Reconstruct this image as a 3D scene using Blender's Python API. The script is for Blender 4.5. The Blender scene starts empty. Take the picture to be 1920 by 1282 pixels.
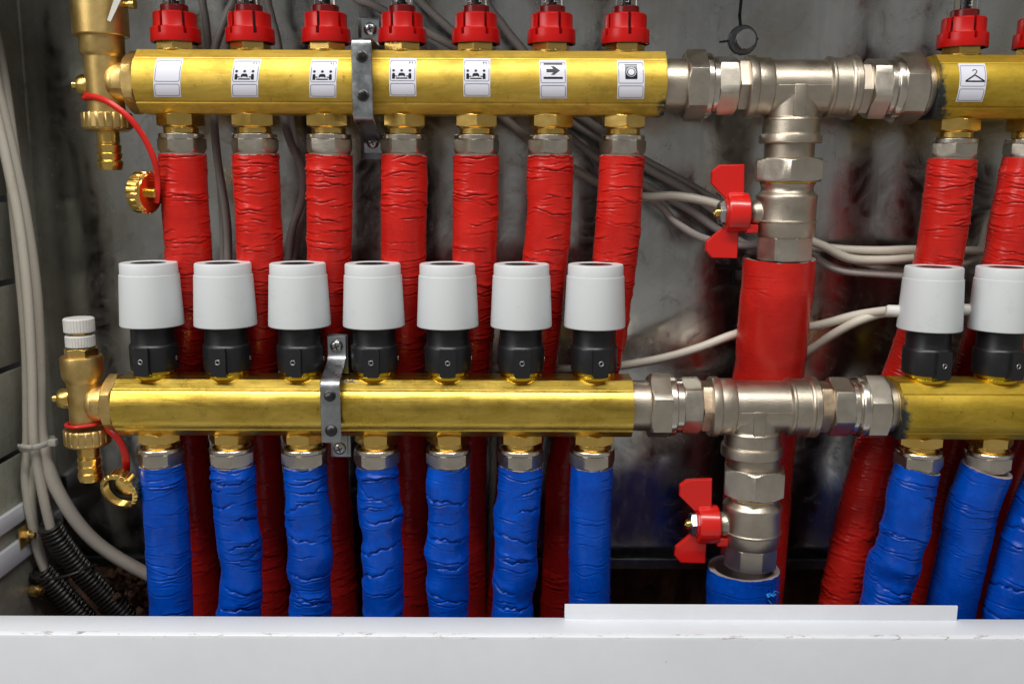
import bpy, bmesh, math, random
import numpy as np
from mathutils import Vector, Matrix

SC = bpy.context.scene
COL = SC.collection
R = math.radians

# ------------------------------------------------------------------ camera, light, exposure
FPX = 1750.0
DC = 0.646
PITCH, ROLL = 10.0, 0.22
cam_data = bpy.data.cameras.new('camera')
cam_data.sensor_width = 36.0
cam_data.lens = FPX / 1920.0 * 36.0
cam_data.clip_start = 0.01
cam_data.clip_end = 50.0
cam_data.dof.use_dof = True
cam_data.dof.focus_distance = 0.612
cam_data.dof.aperture_fstop = 6.3
cam = bpy.data.objects.new('camera', cam_data)
COL.objects.link(cam)
CAM_R = Matrix.Rotation(R(90 - PITCH), 3, 'X') @ Matrix.Rotation(R(ROLL), 3, 'Z')
cam.matrix_world = Matrix.Translation((0, -DC, 0)) @ CAM_R.to_4x4()
SC.camera = cam

world = bpy.data.worlds.new('World')
SC.world = world
world.use_nodes = True
wn = world.node_tree
bg = wn.nodes['Background']
tc = wn.nodes.new('ShaderNodeTexCoord')
sx = wn.nodes.new('ShaderNodeSeparateXYZ')
rp = wn.nodes.new('ShaderNodeValToRGB')
mr = wn.nodes.new('ShaderNodeMapRange')
mr.inputs['From Min'].default_value = -1
wn.links.new(tc.outputs['Generated'], sx.inputs[0])
wn.links.new(sx.outputs['Z'], mr.inputs['Value'])
wn.links.new(mr.outputs[0], rp.inputs[0])
rp.color_ramp.elements[0].color = (0.66, 0.64, 0.61, 1)     # room: pale floor, walls, ceiling
rp.color_ramp.elements[1].color = (0.62, 0.62, 0.62, 1)
e = rp.color_ramp.elements.new(0.5); e.color = (0.42, 0.415, 0.405, 1)
e = rp.color_ramp.elements.new(0.40); e.color = (0.60, 0.585, 0.56, 1)
wn.links.new(rp.outputs[0], bg.inputs['Color'])
bg.inputs['Strength'].default_value = 0.46


def area(name, loc, target, sx_, sy_, power, color=(1, 1, 1)):
    d = bpy.data.lights.new(name, 'AREA')
    d.shape = 'RECTANGLE'; d.size = sx_; d.size_y = sy_
    d.energy = power; d.color = color
    o = bpy.data.objects.new(name, d)
    COL.objects.link(o)
    o.location = loc
    o.rotation_euler = (Vector(target) - Vector(loc)).to_track_quat('-Z', 'Y').to_euler()
    return o


area('ceiling_strip_lamp', (-0.12, -0.66, 1.00), (0, 0, -0.06), 1.5, 0.15, 17.0, (1.0, 0.985, 0.95))
area('left_room_lamp', (-1.25, -1.05, 0.80), (0, 0, -0.08), 0.8, 0.8, 12.0, (1.0, 0.98, 0.96))

SC.view_settings.view_transform = 'Standard'
SC.view_settings.look = 'None'
SC.view_settings.exposure = 0.0
SC.view_settings.gamma = 1.0
SC.cycles.max_bounces = 8
SC.cycles.glossy_bounces = 5
SC.cycles.diffuse_bounces = 4
SC.cycles.transparent_max_bounces = 12
SC.cycles.caustics_reflective = False
SC.cycles.caustics_refractive = False


def W(px, py, Y):
    """point of the plane y = Y that the photograph shows at pixel (px, py)"""
    d = CAM_R @ Vector(((px - 960) / FPX, (641 - py) / FPX, -1.0))
    t = (Y + DC) / d.y
    return Vector((d.x * t, Y, d.z * t))


# ------------------------------------------------------------------ materials
class NT:
    def __init__(self, name):
        self.m = bpy.data.materials.new(name)
        self.m.use_nodes = True
        self.t = self.m.node_tree
        self.b = self.t.nodes['Principled BSDF']
        self.tc = None

    def n(self, kind, **kw):
        x = self.t.nodes.new(kind)
        for k, v in kw.items():
            setattr(x, k, v)
        return x

    def l(self, a, b):
        self.t.links.new(a, b)

    def coord(self, scale=(1, 1, 1), uv=False, rnd=True):
        c = self.n('ShaderNodeTexCoord')
        mp = self.n('ShaderNodeMapping')
        mp.inputs['Scale'].default_value = scale
        self.l(c.outputs['UV' if uv else 'Object'], mp.inputs['Vector'])
        if rnd:
            oi = self.n('ShaderNodeObjectInfo')
            mu = self.n('ShaderNodeMath', operation='MULTIPLY'); mu.inputs[1].default_value = 37.0
            self.l(oi.outputs['Random'], mu.inputs[0])
            cb = self.n('ShaderNodeCombineXYZ')
            for i in range(3):
                self.l(mu.outputs[0], cb.inputs[i])
            self.l(cb.outputs[0], mp.inputs['Location'])
        return mp.outputs[0]

    def noise(self, vec, scale, detail=4, rough=0.6, dist=0.0):
        x = self.n('ShaderNodeTexNoise')
        x.inputs['Scale'].default_value = scale
        x.inputs['Detail'].default_value = detail
        x.inputs['Roughness'].default_value = rough
        x.inputs['Distortion'].default_value = dist
        self.l(vec, x.inputs['Vector'])
        return x.outputs[0]

    def ramp(self, fac, stops):
        x = self.n('ShaderNodeValToRGB')
        el = x.color_ramp.elements
        while len(el) < len(stops):
            el.new(0.5)
        for e_, (p, c) in zip(el, stops):
            e_.position = p
            e_.color = c if len(c) == 4 else (*c, 1)
        self.l(fac, x.inputs[0])
        return x.outputs[0]

    def mix(self, fac, a, b):
        x = self.n('ShaderNodeMix', data_type='RGBA')
        if isinstance(fac, float): x.inputs[0].default_value = fac
        else: self.l(fac, x.inputs[0])
        for v, i in ((a, 6), (b, 7)):
            if isinstance(v, tuple): x.inputs[i].default_value = (*v[:3], 1)
            else: self.l(v, x.inputs[i])
        return x.outputs[2]

    def rng(self, fac, a, b, c, d):
        x = self.n('ShaderNodeMapRange')
        x.inputs['From Min'].default_value = a; x.inputs['From Max'].default_value = b
        x.inputs['To Min'].default_value = c; x.inputs['To Max'].default_value = d
        self.l(fac, x.inputs['Value'])
        return x.outputs[0]

    def bump(self, h, strength, dist, prev=None):
        x = self.n('ShaderNodeBump')
        x.inputs['Strength'].default_value = strength
        x.inputs['Distance'].default_value = dist
        self.l(h, x.inputs['Height'])
        if prev is not None: self.l(prev, x.inputs['Normal'])
        return x.outputs[0]

    def edge(self, r):
        x = self.n('ShaderNodeBevel', samples=3)
        x.inputs['Radius'].default_value = r
        return x.outputs[0]

    def set(self, **kw):
        for k, v in kw.items():
            s = self.b.inputs[k.replace('_', ' ')]
            if isinstance(v, (int, float)): s.default_value = v
            elif isinstance(v, tuple): s.default_value = (*v[:3], 1)
            else: self.l(v, s)
        return self


def metal(name, c0, c1, rough, grain, gscale=900, blot=60, dirt=None, edge=0.0005, rvar=0.1):
    t = NT(name)
    v = t.coord()
    big = t.noise(v, blot, 5, 0.65)
    col = t.ramp(big, [(0.3, c0), (0.7, c1)])
    if dirt:
        d = t.noise(v, blot * 2.3, 6, 0.75)
        col = t.mix(t.rng(d, 0.60, 0.74, 0.0, 0.7), col, dirt)
    g = t.noise(v, gscale, 2, 0.7)
    n = t.bump(g, grain, 0.0004, t.edge(edge) if edge else None)
    t.set(Base_Color=col, Metallic=1.0, Roughness=t.rng(big, 0.3, 0.7, rough - rvar * .5, rough + rvar * .5), Normal=n)
    return t.m


def extruded_brass(name, c0, c1, sealed=None):
    """brass bar drawn along X: fine lines along it, brown handling stains; sealed = (x, sign) black sealant at that end"""
    t = NT(name)
    v = t.coord((14, 900, 900), rnd=False)
    lines = t.noise(v, 1.0, 4, 0.7)
    v2 = t.coord((22, 90, 90), rnd=False)
    st = t.noise(v2, 1.0, 6, 0.7, 0.6)
    v3 = t.coord((1, 1, 1), rnd=False)
    sp = t.noise(v3, 240, 5, 0.75)
    col = t.ramp(st, [(0.33, c0), (0.62, c1)])
    col = t.mix(t.rng(sp, 0.60, 0.72, 0, 0.65), col, (0.20, 0.12, 0.03))
    big = t.noise(v3, 42, 5, 0.7)
    col = t.mix(t.rng(big, 0.52, 0.70, 0, 0.6), col, (0.38, 0.25, 0.05))
    rough = t.rng(st, 0.3, 0.7, 0.24, 0.35)
    met = 1.0
    if sealed:
        sxx = t.n('ShaderNodeSeparateXYZ')
        t.l(v3, sxx.inputs[0])
        ed = t.noise(v3, 110, 5, 0.7)
        m = t.n('ShaderNodeMath', operation='MULTIPLY_ADD')
        t.l(sxx.outputs[0], m.inputs[0]); m.inputs[1].default_value = sealed[1]; m.inputs[2].default_value = -sealed[0] * sealed[1]
        mz = t.n('ShaderNodeMath', operation='MULTIPLY_ADD')
        t.l(sxx.outputs[2], mz.inputs[0]); mz.inputs[1].default_value = sealed[2]; t.l(m.outputs[0], mz.inputs[2])
        m = mz
        m2 = t.n('ShaderNodeMath', operation='MULTIPLY_ADD')
        t.l(ed, m2.inputs[0]); m2.inputs[1].default_value = 0.022; t.l(m.outputs[0], m2.inputs[2])
        f = t.rng(m2.outputs[0], 0.0098, 0.0138, 0, 1)
        col = t.mix(f, col, (0.018, 0.022, 0.024))
        met = t.rng(m2.outputs[0], 0.0098, 0.0138, 1, 0)
        rough = 0.55
    t.set(Base_Color=col, Metallic=met, Roughness=rough,
          Normal=t.bump(lines, 0.25, 0.0003, t.edge(0.0004)))
    return t.m


def plastic(name, c, rough, grain=0.05, gscale=700, dirt=None, dirt_amt=0.3, edge=0.0004, coat=0.0, spec=0.5):
    t = NT(name)
    v = t.coord()
    col = c
    if dirt:
        d = t.noise(v, 70, 7, 0.78)
        col = t.mix(t.rng(d, 0.56, 0.78, 0, dirt_amt), c, dirt)
    g = t.noise(v, gscale, 2, 0.6)
    t.set(Base_Color=col, Roughness=rough, Coat_Weight=coat, Normal=t.bump(g, grain, 0.0004, t.edge(edge) if edge else None))
    t.b.inputs['Specular IOR Level'].default_value = spec
    return t.m


def film(name, c0, c1, dust, dust_amt, rough):
    """plastic film over foam; UV is in centimetres (round, along)"""
    t = NT(name)
    vf = t.coord((1.1, 6.0, 1), uv=True)
    fine = t.noise(vf, 1.6, 6, 0.62, 0.5)
    vm = t.coord((0.55, 2.6, 1), uv=True)
    mid = t.n('ShaderNodeTexNoise'); mid.noise_type = 'RIDGED_MULTIFRACTAL'
    mid.inputs['Scale'].default_value = 1.5; mid.inputs['Detail'].default_value = 3; mid.inputs['Distortion'].default_value = 0.4
    t.l(vm, mid.inputs['Vector'])
    vb = t.coord((0.5, 0.5, 1), uv=True)
    big = t.noise(vb, 0.9, 5, 0.7)
    col = t.ramp(big, [(0.35, c0), (0.65, c1)])
    d = t.noise(vb, 2.4, 6, 0.75)
    col = t.mix(t.rng(d, 0.52, 0.75, 0, dust_amt), col, dust)
    n = t.bump(fine, 0.16, 0.0011)
    n = t.bump(mid.outputs[0], 0.12, 0.0010, n)
    t.set(Base_Color=col, Roughness=t.rng(d, 0.3, 0.75, rough - .06, rough + .18), Normal=n)
    t.b.inputs['Specular IOR Level'].default_value = 0.25
    return t.m


def galvanised(name, c0, c1, rough, cloud=1.0):
    t = NT(name)
    v = t.coord(rnd=False)
    vo = t.n('ShaderNodeTexVoronoi'); vo.inputs['Scale'].default_value = 150
    nz = t.n('ShaderNodeTexNoise'); nz.inputs['Scale'].default_value = 60; nz.inputs['Detail'].default_value = 4
    t.l(v, nz.inputs['Vector'])
    mxv = t.n('ShaderNodeMix', data_type='VECTOR'); mxv.inputs[0].default_value = 0.05
    t.l(v, mxv.inputs[4]); t.l(nz.outputs['Color'], mxv.inputs[5])
    t.l(mxv.outputs[1], vo.inputs['Vector'])
    big = t.noise(v, 7, 4, 0.55, 0.4)
    vs = t.coord((170, 170, 7), rnd=False)
    streak = t.noise(vs, 1.0, 5, 0.6)
    a = t.ramp(big, [(0.36, c0), (0.64, c1)])
    a = t.mix(t.rng(vo.outputs['Color'], 0, 1, 0.0, 0.36), a, (0.66, 0.67, 0.66))
    a = t.mix(t.rng(streak, 0.48, 0.75, 0, 0.25), a, (0.20, 0.20, 0.19))
    sm = t.noise(v, 30, 7, 0.72, 2.2)
    a = t.mix(t.rng(sm, 0.58, 0.72, 0, 0.4), a, (0.14, 0.13, 0.115))
    sc_ = t.noise(t.coord((40, 40, 300), rnd=False), 1.0, 5, 0.75, 0.6)
    a = t.mix(t.rng(sc_, 0.68, 0.74, 0, 0.35), a, (0.7, 0.7, 0.68))
    a = t.mix(t.rng(t.noise(v, 9, 5, 0.6, 1.0), 0.5, 0.7, 0, 0.5), a, (0.40, 0.34, 0.25))
    n = t.bump(t.noise(v, 11, 2, 0.5), 0.30, 0.010)
    n = t.bump(t.noise(vs, 1.0, 3, 0.6), 0.05, 0.0006, n)
    rg_ = t.rng(sm, 0.35, 0.7, rough - .05, rough + .16)
    t.set(Base_Color=a, Metallic=1.0, Roughness=rg_, Normal=n)
    return t.m


M = {}
M['brass_bar'] = extruded_brass('extruded_brass', (0.56, 0.37, 0.05), (0.80, 0.565, 0.115))
M['brass'] = metal('machined_brass', (0.76, 0.48, 0.11), (0.86, 0.60, 0.19), 0.24, 0.05, dirt=(0.42, 0.24, 0.07))
M['brass_cast'] = metal('cast_brass', (0.60, 0.40, 0.13), (0.78, 0.56, 0.23), 0.40, 0.22, 1100, 70, dirt=(0.36, 0.20, 0.08), edge=0.0008)
M['brass_ring'] = metal('gold_anodised_ring', (0.80, 0.52, 0.03), (0.90, 0.60, 0.05), 0.22, 0.02)
M['nickel'] = metal('nickel_plated_casting', (0.46, 0.40, 0.32), (0.58, 0.515, 0.42), 0.38, 0.34, 900, 55, dirt=(0.40, 0.29, 0.20), edge=0.0007)
M['nickel_nut'] = metal('nickel_plated_nut', (0.50, 0.45, 0.37), (0.62, 0.565, 0.48), 0.34, 0.28, 950, 80, dirt=(0.38, 0.30, 0.23), edge=0.0006)
M['chrome'] = metal('bright_nickel', (0.60, 0.55, 0.48), (0.70, 0.65, 0.57), 0.24, 0.06, edge=0.0004)
M['nipple'] = metal('dull_nickel_nipple', (0.40, 0.34, 0.27), (0.52, 0.45, 0.37), 0.42, 0.2, 1300, 60, dirt=(0.3, 0.17, 0.08))
M['zinc'] = metal('zinc_plated_steel', (0.32, 0.335, 0.35), (0.48, 0.50, 0.52), 0.34, 0.10, 800, 120, dirt=(0.25, 0.25, 0.25), rvar=.18)
M['steel'] = metal('bolt_steel', (0.42, 0.43, 0.43), (0.6, 0.6, 0.6), 0.28, 0.08)
M['rusty'] = metal('rust_stained_nickel', (0.42, 0.29, 0.17), (0.56, 0.47, 0.36), 0.38, 0.25, 900, 130, dirt=(0.30, 0.12, 0.03))
M['dark_steel'] = metal('dark_bolt_steel', (0.05, 0.05, 0.052), (0.10, 0.10, 0.10), 0.4, 0.08)
M['dark_zinc'] = metal('dull_zinc_rail', (0.14, 0.15, 0.16), (0.25, 0.26, 0.27), 0.38, 0.08, 800, 120)
M['galv'] = galvanised('galvanised_back_sheet', (0.42, 0.42, 0.405), (0.66, 0.665, 0.645), 0.17)
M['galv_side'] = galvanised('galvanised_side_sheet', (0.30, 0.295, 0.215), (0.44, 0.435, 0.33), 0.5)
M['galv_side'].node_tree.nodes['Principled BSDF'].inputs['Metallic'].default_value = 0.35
M['white_plastic'] = plastic('white_actuator_plastic', (0.65, 0.675, 0.685), 0.42, 0.04, 900, dirt=(0.42, 0.40, 0.36), dirt_amt=0.3, edge=0.0002)
M['knob_white'] = plastic('ivory_knob_plastic', (0.66, 0.64, 0.60), 0.45, 0.03, dirt=(0.3, 0.24, 0.18), dirt_amt=0.5)
M['black_plastic'] = plastic('black_plastic', (0.010, 0.010, 0.012), 0.36, 0.12, 1500, dirt=(0.05, 0.05, 0.05), dirt_amt=0.4)
M['red_plastic'] = plastic('red_collar_plastic', (0.52, 0.006, 0.005), 0.30, 0.03, spec=0.35)
M['dark_red'] = plastic('deep_red_clear_plastic', (0.16, 0.004, 0.004), 0.22, 0.02)
M['red_paint'] = plastic('red_enamelled_handle', (0.62, 0.010, 0.006), 0.26, 0.06, 250, dirt=(0.40, 0.01, 0.008), dirt_amt=0.3, coat=0.3, edge=0.0008)
M['red_rubber'] = plastic('red_strap_plastic', (0.58, 0.012, 0.008), 0.32, 0.02)
M['rubber'] = plastic('black_rubber', (0.012, 0.012, 0.012), 0.55, 0.1)
M['red_film'] = film('red_pipe_film', (0.48, 0.013, 0.009), (0.59, 0.021, 0.014), (0.60, 0.06, 0.05), 0.12, 0.18)
M['blue_film'] = film('blue_pipe_film', (0.0002, 0.044, 0.34), (0.0005, 0.072, 0.48), (0.09, 0.11, 0.40), 0.14, 0.20)
M['torn'] = plastic('torn_pale_blue_film', (0.02, 0.26, 0.75), 0.3, 0.05, edge=0)
M['foam'] = plastic('pale_foam', (0.36, 0.29, 0.27), 0.9, 0.4, 600)
M['cable'] = plastic('white_cable_sheath', (0.62, 0.57, 0.48), 0.42, 0.04, 300, dirt=(0.36, 0.25, 0.15), dirt_amt=0.55, edge=0)
M['cable_grey'] = plastic('grey_white_cable_sheath', (0.52, 0.47, 0.44), 0.38, 0.03, 300, dirt=(0.34, 0.30, 0.27), dirt_amt=0.4, edge=0)
M['conduit'] = plastic('black_corrugated_plastic', (0.018, 0.016, 0.015), 0.38, 0.06, 500, dirt=(0.07, 0.045, 0.03), dirt_amt=0.5, edge=0)
M['paper'] = plastic('glossy_sticker_paper', (0.74, 0.74, 0.82), 0.24, 0.01, edge=0)
M['ink'] = plastic('printed_ink', (0.012, 0.013, 0.018), 0.3, 0.01, edge=0)
M['ink_line'] = plastic('printed_outline_ink', (0.06, 0.07, 0.14), 0.3, 0.01, edge=0)
M['marker'] = plastic('felt_marker_ink', (0.006, 0.006, 0.007), 0.5, 0.01, edge=0)
M['scale_ink'] = plastic('white_scale_print', (0.72, 0.72, 0.72), 0.4, 0.01, edge=0)
M['tie'] = plastic('nylon_tie', (0.62, 0.60, 0.52), 0.4, 0.03)


def enamel():
    t = NT('white_enamelled_sheet')
    v = t.coord(rnd=False)
    sp = t.noise(v, 170, 3, 0.55)
    sc_ = t.n('ShaderNodeTexVoronoi'); sc_.inputs['Scale'].default_value = 55; t.l(v, sc_.inputs['Vector'])
    big = t.noise(v, 14, 5, 0.7)
    col = t.ramp(big, [(0.3, (0.73, 0.75, 0.79)), (0.7, (0.79, 0.81, 0.85))])
    spk = t.rng(sc_.outputs['Distance'], 0.01, 0.06, 1.0, 0.0)
    gate = t.rng(t.noise(v, 30, 2, 0.5), 0.5, 0.6, 0, 1)
    mu = t.n('ShaderNodeMath', operation='MULTIPLY'); t.l(spk, mu.inputs[0]); t.l(gate, mu.inputs[1])
    col = t.mix(mu.outputs[0], col, (0.30, 0.24, 0.19))
    sx3 = t.n('ShaderNodeSeparateXYZ'); t.l(v, sx3.inputs[0])
    dz = t.n('ShaderNodeMath', operation='SUBTRACT'); t.l(sx3.outputs[2], dz.inputs[0]); dz.inputs[1].default_value = W(960, 1190, -0.092).z - .001
    ab = t.n('ShaderNodeMath', operation='ABSOLUTE'); t.l(dz.outputs[0], ab.inputs[0])
    dy_ = t.n('ShaderNodeMath', operation='SUBTRACT'); t.l(sx3.outputs[1], dy_.inputs[0]); dy_.inputs[1].default_value = -0.0905
    ay = t.n('ShaderNodeMath', operation='ABSOLUTE'); t.l(dy_.outputs[0], ay.inputs[0])
    mxx = t.n('ShaderNodeMath', operation='MAXIMUM'); t.l(ab.outputs[0], mxx.inputs[0]); t.l(ay.outputs[0], mxx.inputs[1])
    nr = t.rng(mxx.outputs[0], 0.0008, 0.0024, 1, 0)
    ch = t.rng(t.noise(t.coord((60, 260, 260), rnd=False), 1.0, 5, 0.8, 1.0), 0.56, 0.63, 0, .9)
    m3 = t.n('ShaderNodeMath', operation='MULTIPLY'); t.l(nr, m3.inputs[0]); t.l(ch, m3.inputs[1])
    col = t.mix(m3.outputs[0], col, (0.34, 0.28, 0.25))
    dust = t.noise(v, 210, 6, 0.8)
    col = t.mix(t.rng(dust, 0.70, 0.76, 0, 0.5), col, (0.40, 0.34, 0.29))
    vs = t.coord((30, 400, 400), rnd=False)
    scr = t.noise(vs, 1.0, 4, 0.8)
    col = t.mix(t.rng(scr, 0.72, 0.78, 0, 0.25), col, (0.42, 0.38, 0.34))
    n = t.bump(t.noise(v, 500, 2, 0.6), 0.10, 0.0004)
    t.set(Base_Color=col, Roughness=0.36, Normal=n)
    return t.m


M['enamel'] = enamel()


def masonry():
    t = NT('rough_brown_masonry')
    v = t.coord(rnd=False)
    big = t.noise(v, 22, 7, 0.7)
    col = t.ramp(big, [(0.3, (0.05, 0.026, 0.014)), (0.55, (0.22, 0.115, 0.065)), (0.75, (0.36, 0.20, 0.12))])
    n = t.bump(t.noise(v, 70, 8, 0.75), 0.9, 0.01)
    t.set(Base_Color=col, Roughness=0.9, Normal=n)
    return t.m


M['masonry'] = masonry()


def clear():
    t = NT('clear_gauge_tube')
    t.set(Base_Color=(0.95, 0.90, 0.88), Roughness=0.06)
    t.b.inputs['Transmission Weight'].default_value = 1.0
    t.b.inputs['IOR'].default_value = 1.25
    return t.m


M['clear'] = clear()


# ------------------------------------------------------------------ mesh helpers (metres; mm() for millimetre input)
def rot_to(axis):
    axis = Vector(axis).normalized()
    return axis.to_track_quat('Z', 'Y').to_matrix().to_4x4()


class MB:
    def __init__(self):
        self.v = []
        self.f = []

    def add(self, verts, faces, mat=None):
        o = len(self.v)
        if mat is not None:
            verts = [mat @ Vector(p) for p in verts]
        self.v += [tuple(p) for p in verts]
        self.f += [tuple(i + o for i in f) for f in faces]
        return self

    def grid_rings(self, rings, mat=None, cap0=True, cap1=True):
        n = len(rings[0])
        vs = [p for r_ in rings for p in r_]
        fs = []
        for i in range(len(rings) - 1):
            for j in range(n):
                a, b = i * n + j, i * n + (j + 1) % n
                fs.append((a, b, b + n, a + n))
        if cap0: fs.append(tuple(reversed(range(n))))
        if cap1: fs.append(tuple((len(rings) - 1) * n + j for j in range(n)))
        return self.add(vs, fs, mat)

    def lathe(self, prof, segs=40, mat=None, cap0=True, cap1=True):
        """prof: (radius, height) in mm, heights rising"""
        rings = [[(r_ * .001 * math.cos(2 * math.pi * j / segs), r_ * .001 * math.sin(2 * math.pi * j / segs), h * .001)
                  for j in range(segs)] for r_, h in prof]
        return self.grid_rings(rings, mat, cap0, cap1)

    def hexa(self, ap, h0, h1, ch=None, rot=0.0, n=6, segs=48, mat=None, ch0=True, ch1=True, depth=1.3, k0=.985):
        """hex prism with turned chamfers; ap = half the width across flats (mm)"""
        rc = ap / math.cos(math.pi / n)
        rm = rc if ch is None else ch
        def rad(t, lim):
            a = (t - rot) % (2 * math.pi / n) - math.pi / n
            return min(ap / math.cos(a), lim)
        L = h1 - h0
        rows = []
        if ch0:
            for k in range(5):
                f = k / 4
                rows.append((h0 + depth * f, ap * k0 + (rc - ap * k0) * f))
        else: rows.append((h0, rc))
        if ch1:
            for k in range(5):
                f = 1 - k / 4
                rows.append((h1 - depth * f, ap * .985 + (rc - ap * .985) * f))
        else: rows.append((h1, rc))
        rings = []
        for h, lim in rows:
            lim = min(lim, rm) if ch else lim
            rings.append([(rad(2 * math.pi * j / segs + rot, lim) * .001 * math.cos(2 * math.pi * j / segs + rot),
                           rad(2 * math.pi * j / segs + rot, lim) * .001 * math.sin(2 * math.pi * j / segs + rot), h * .001)
                          for j in range(segs)])
        return self.grid_rings(rings, mat)

    def box(self, c, s, mat=None, bev=0.0):
        """centre, full size (metres)"""
        bm = bmesh.new()
        bmesh.ops.create_cube(bm, size=1.0)
        bmesh.ops.scale(bm, vec=s, verts=bm.verts)
        if bev > 0:
            bmesh.ops.bevel(bm, geom=list(bm.edges), offset=bev, segments=2, profile=0.5, affect='EDGES')
        bmesh.ops.translate(bm, vec=c, verts=bm.verts)
        bm.verts.index_update()
        self.add([v.co.copy() for v in bm.verts], [tuple(v.index for v in f.verts) for f in bm.faces], mat)
        bm.free()
        return self

    def prism(self, poly, d0, d1, mat=None):
        """polygon of (x, z) extruded along y from d0 to d1"""
        n = len(poly)
        vs = [(x, d0, z) for x, z in poly] + [(x, d1, z) for x, z in poly]
        fs = [tuple(range(n)), tuple(reversed(range(n, 2 * n)))]
        fs += [(i, i + n, (i + 1) % n + n, (i + 1) % n) for i in range(n)]
        return self.add(vs, fs, mat)

    def tube(self, pts, r, segs=14, step=0.004, rfun=None, squash=None):
        P = smooth_path(pts, step)
        rings = []
        prev = None
        for i, p in enumerate(P):
            t = (P[min(i + 1, len(P) - 1)] - P[max(i - 1, 0)]).normalized()
            if prev is None:
                up = Vector((0, -1, 0)) if abs(t.y) < 0.9 else Vector((1, 0, 0))
            else: up = prev
            nn = (up - t * up.dot(t)).normalized()
            prev = nn
            b = t.cross(nn)
            rr = rfun(i, len(P)) if rfun else r
            ra, rb = (rr, rr) if squash is None else (rr * squash[0], rr * squash[1])
            rings.append([p + nn * ra * math.cos(2 * math.pi * j / segs) + b * rb * math.sin(2 * math.pi * j / segs) for j in range(segs)])
        return self.grid_rings(rings)

    def build(self, name, mat, parent=None, sharp=32, matrix=None):
        me = bpy.data.meshes.new(name)
        me.from_pydata(self.v, [], self.f)
        me.update()
        bm = bmesh.new(); bm.from_mesh(me)
        bmesh.ops.recalc_face_normals(bm, faces=bm.faces)
        lim = R(sharp)
        for f in bm.faces: f.smooth = True
        for ed in bm.edges:
            if len(ed.link_faces) == 2:
                if ed.link_faces[0].normal.angle(ed.link_faces[1].normal, 0) > lim: ed.smooth = False
            else: ed.smooth = False
        bm.to_mesh(me); bm.free()
        me.materials.append(mat)
        o = bpy.data.objects.new(name, me)
        COL.objects.link(o)
        if parent is not None: o.parent = parent
        if matrix is not None: o.matrix_local = matrix
        return o


def smooth_path(pts, step=0.004):
    P = [Vector(p) for p in pts]
    if len(P) == 2:
        n = max(2, int((P[1] - P[0]).length / step))
        return [P[0].lerp(P[1], i / n) for i in range(n + 1)]
    Q = [P[0] * 2 - P[1]] + P + [P[-1] * 2 - P[-2]]
    out = []
    for i in range(1, len(Q) - 2):
        a, b, c, d = Q[i - 1], Q[i], Q[i + 1], Q[i + 2]
        n = max(2, int((c - b).length / step))
        for k in range(n):
            t = k / n
            out.append(0.5 * ((2 * b) + (c - a) * t + (2 * a - 5 * b + 4 * c - d) * t * t + (3 * b - a - 3 * c + d) * t ** 3))
    out.append(P[-1])
    return out


def tag(o, label=None, cat=None, group=None, kind=None):
    if label: o['label'] = label
    if cat: o['category'] = cat
    if group: o['group'] = group
    if kind: o['kind'] = kind
    return o


def thing(name, label, cat, loc, group=None, rot=None):
    o = bpy.data.objects.new(name, None)
    o.empty_display_size = 0.01
    COL.objects.link(o)
    m = Matrix.Translation(Vector(loc))
    if rot is not None: m = m @ rot
    o.matrix_world = m
    return tag(o, label, cat, group)


KIDS = {}


def copy_tree(root, loc, label, rotz=0.0, rot=None):
    r = root.copy(); COL.objects.link(r)
    m = Matrix.Translation(Vector(loc))
    if rot is not None: m = m @ rot
    if rotz: m = m @ Matrix.Rotation(rotz, 4, 'Z')
    r.matrix_world = m
    r['label'] = label
    for ch in [o for o in root.children]:
        c = ch.copy(); COL.objects.link(c); c.parent = r
        for g in [o for o in ch.children]:
            d = g.copy(); COL.objects.link(d); d.parent = c
    return r


UPY, LOY = 0.0, -0.021            # depth of the two manifold axes
BACK = 0.088                       # depth of the cabinet's back sheet
up_top = W(750, 95, UPY - .009).z; up_bot = W(750, 214, UPY - .012).z
lo_top = W(700, 710, LOY - .009).z; lo_bot = W(700, 818, LOY - .013).z
UPZ, UPH = (up_top + up_bot) / 2, (up_top - up_bot) / 2
LOZ, LOH = (lo_top + lo_bot) / 2, (lo_top - lo_bot) / 2

# ------------------------------------------------------------------ the cabinet and its surroundings
cabinet = thing('metal_cabinet', 'grey galvanised steel cabinet with a white enamelled front rail around the pipework', 'cabinet', (0, 0, -0.34))
CZ = -0.34
XL = W(76, 500, BACK).x
XR = 0.52
zb = W(960, 1052, BACK).z
TOPZ = 0.225


def cab(mb, name, mat): return mb.build(name, mat, cabinet, matrix=Matrix.Translation((0, 0, -CZ)))


mb = MB(); mb.box(((XL + XR) / 2, BACK + .001, (zb + TOPZ) / 2), (XR - XL + .002, .002, TOPZ - zb))
cab(mb, 'back_panel', M['galv'])
mb = MB()
mb.box(((XL + XR) / 2, BACK - .006, zb), (XR - XL - .004, .013, .0016), bev=.0004)
mb.box(((XL + XR) / 2, BACK - .0118, zb + .004), (XR - XL - .004, .0014, .0075), bev=.0004)
cab(mb, 'back_flange', M['dark_zinc'])
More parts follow.
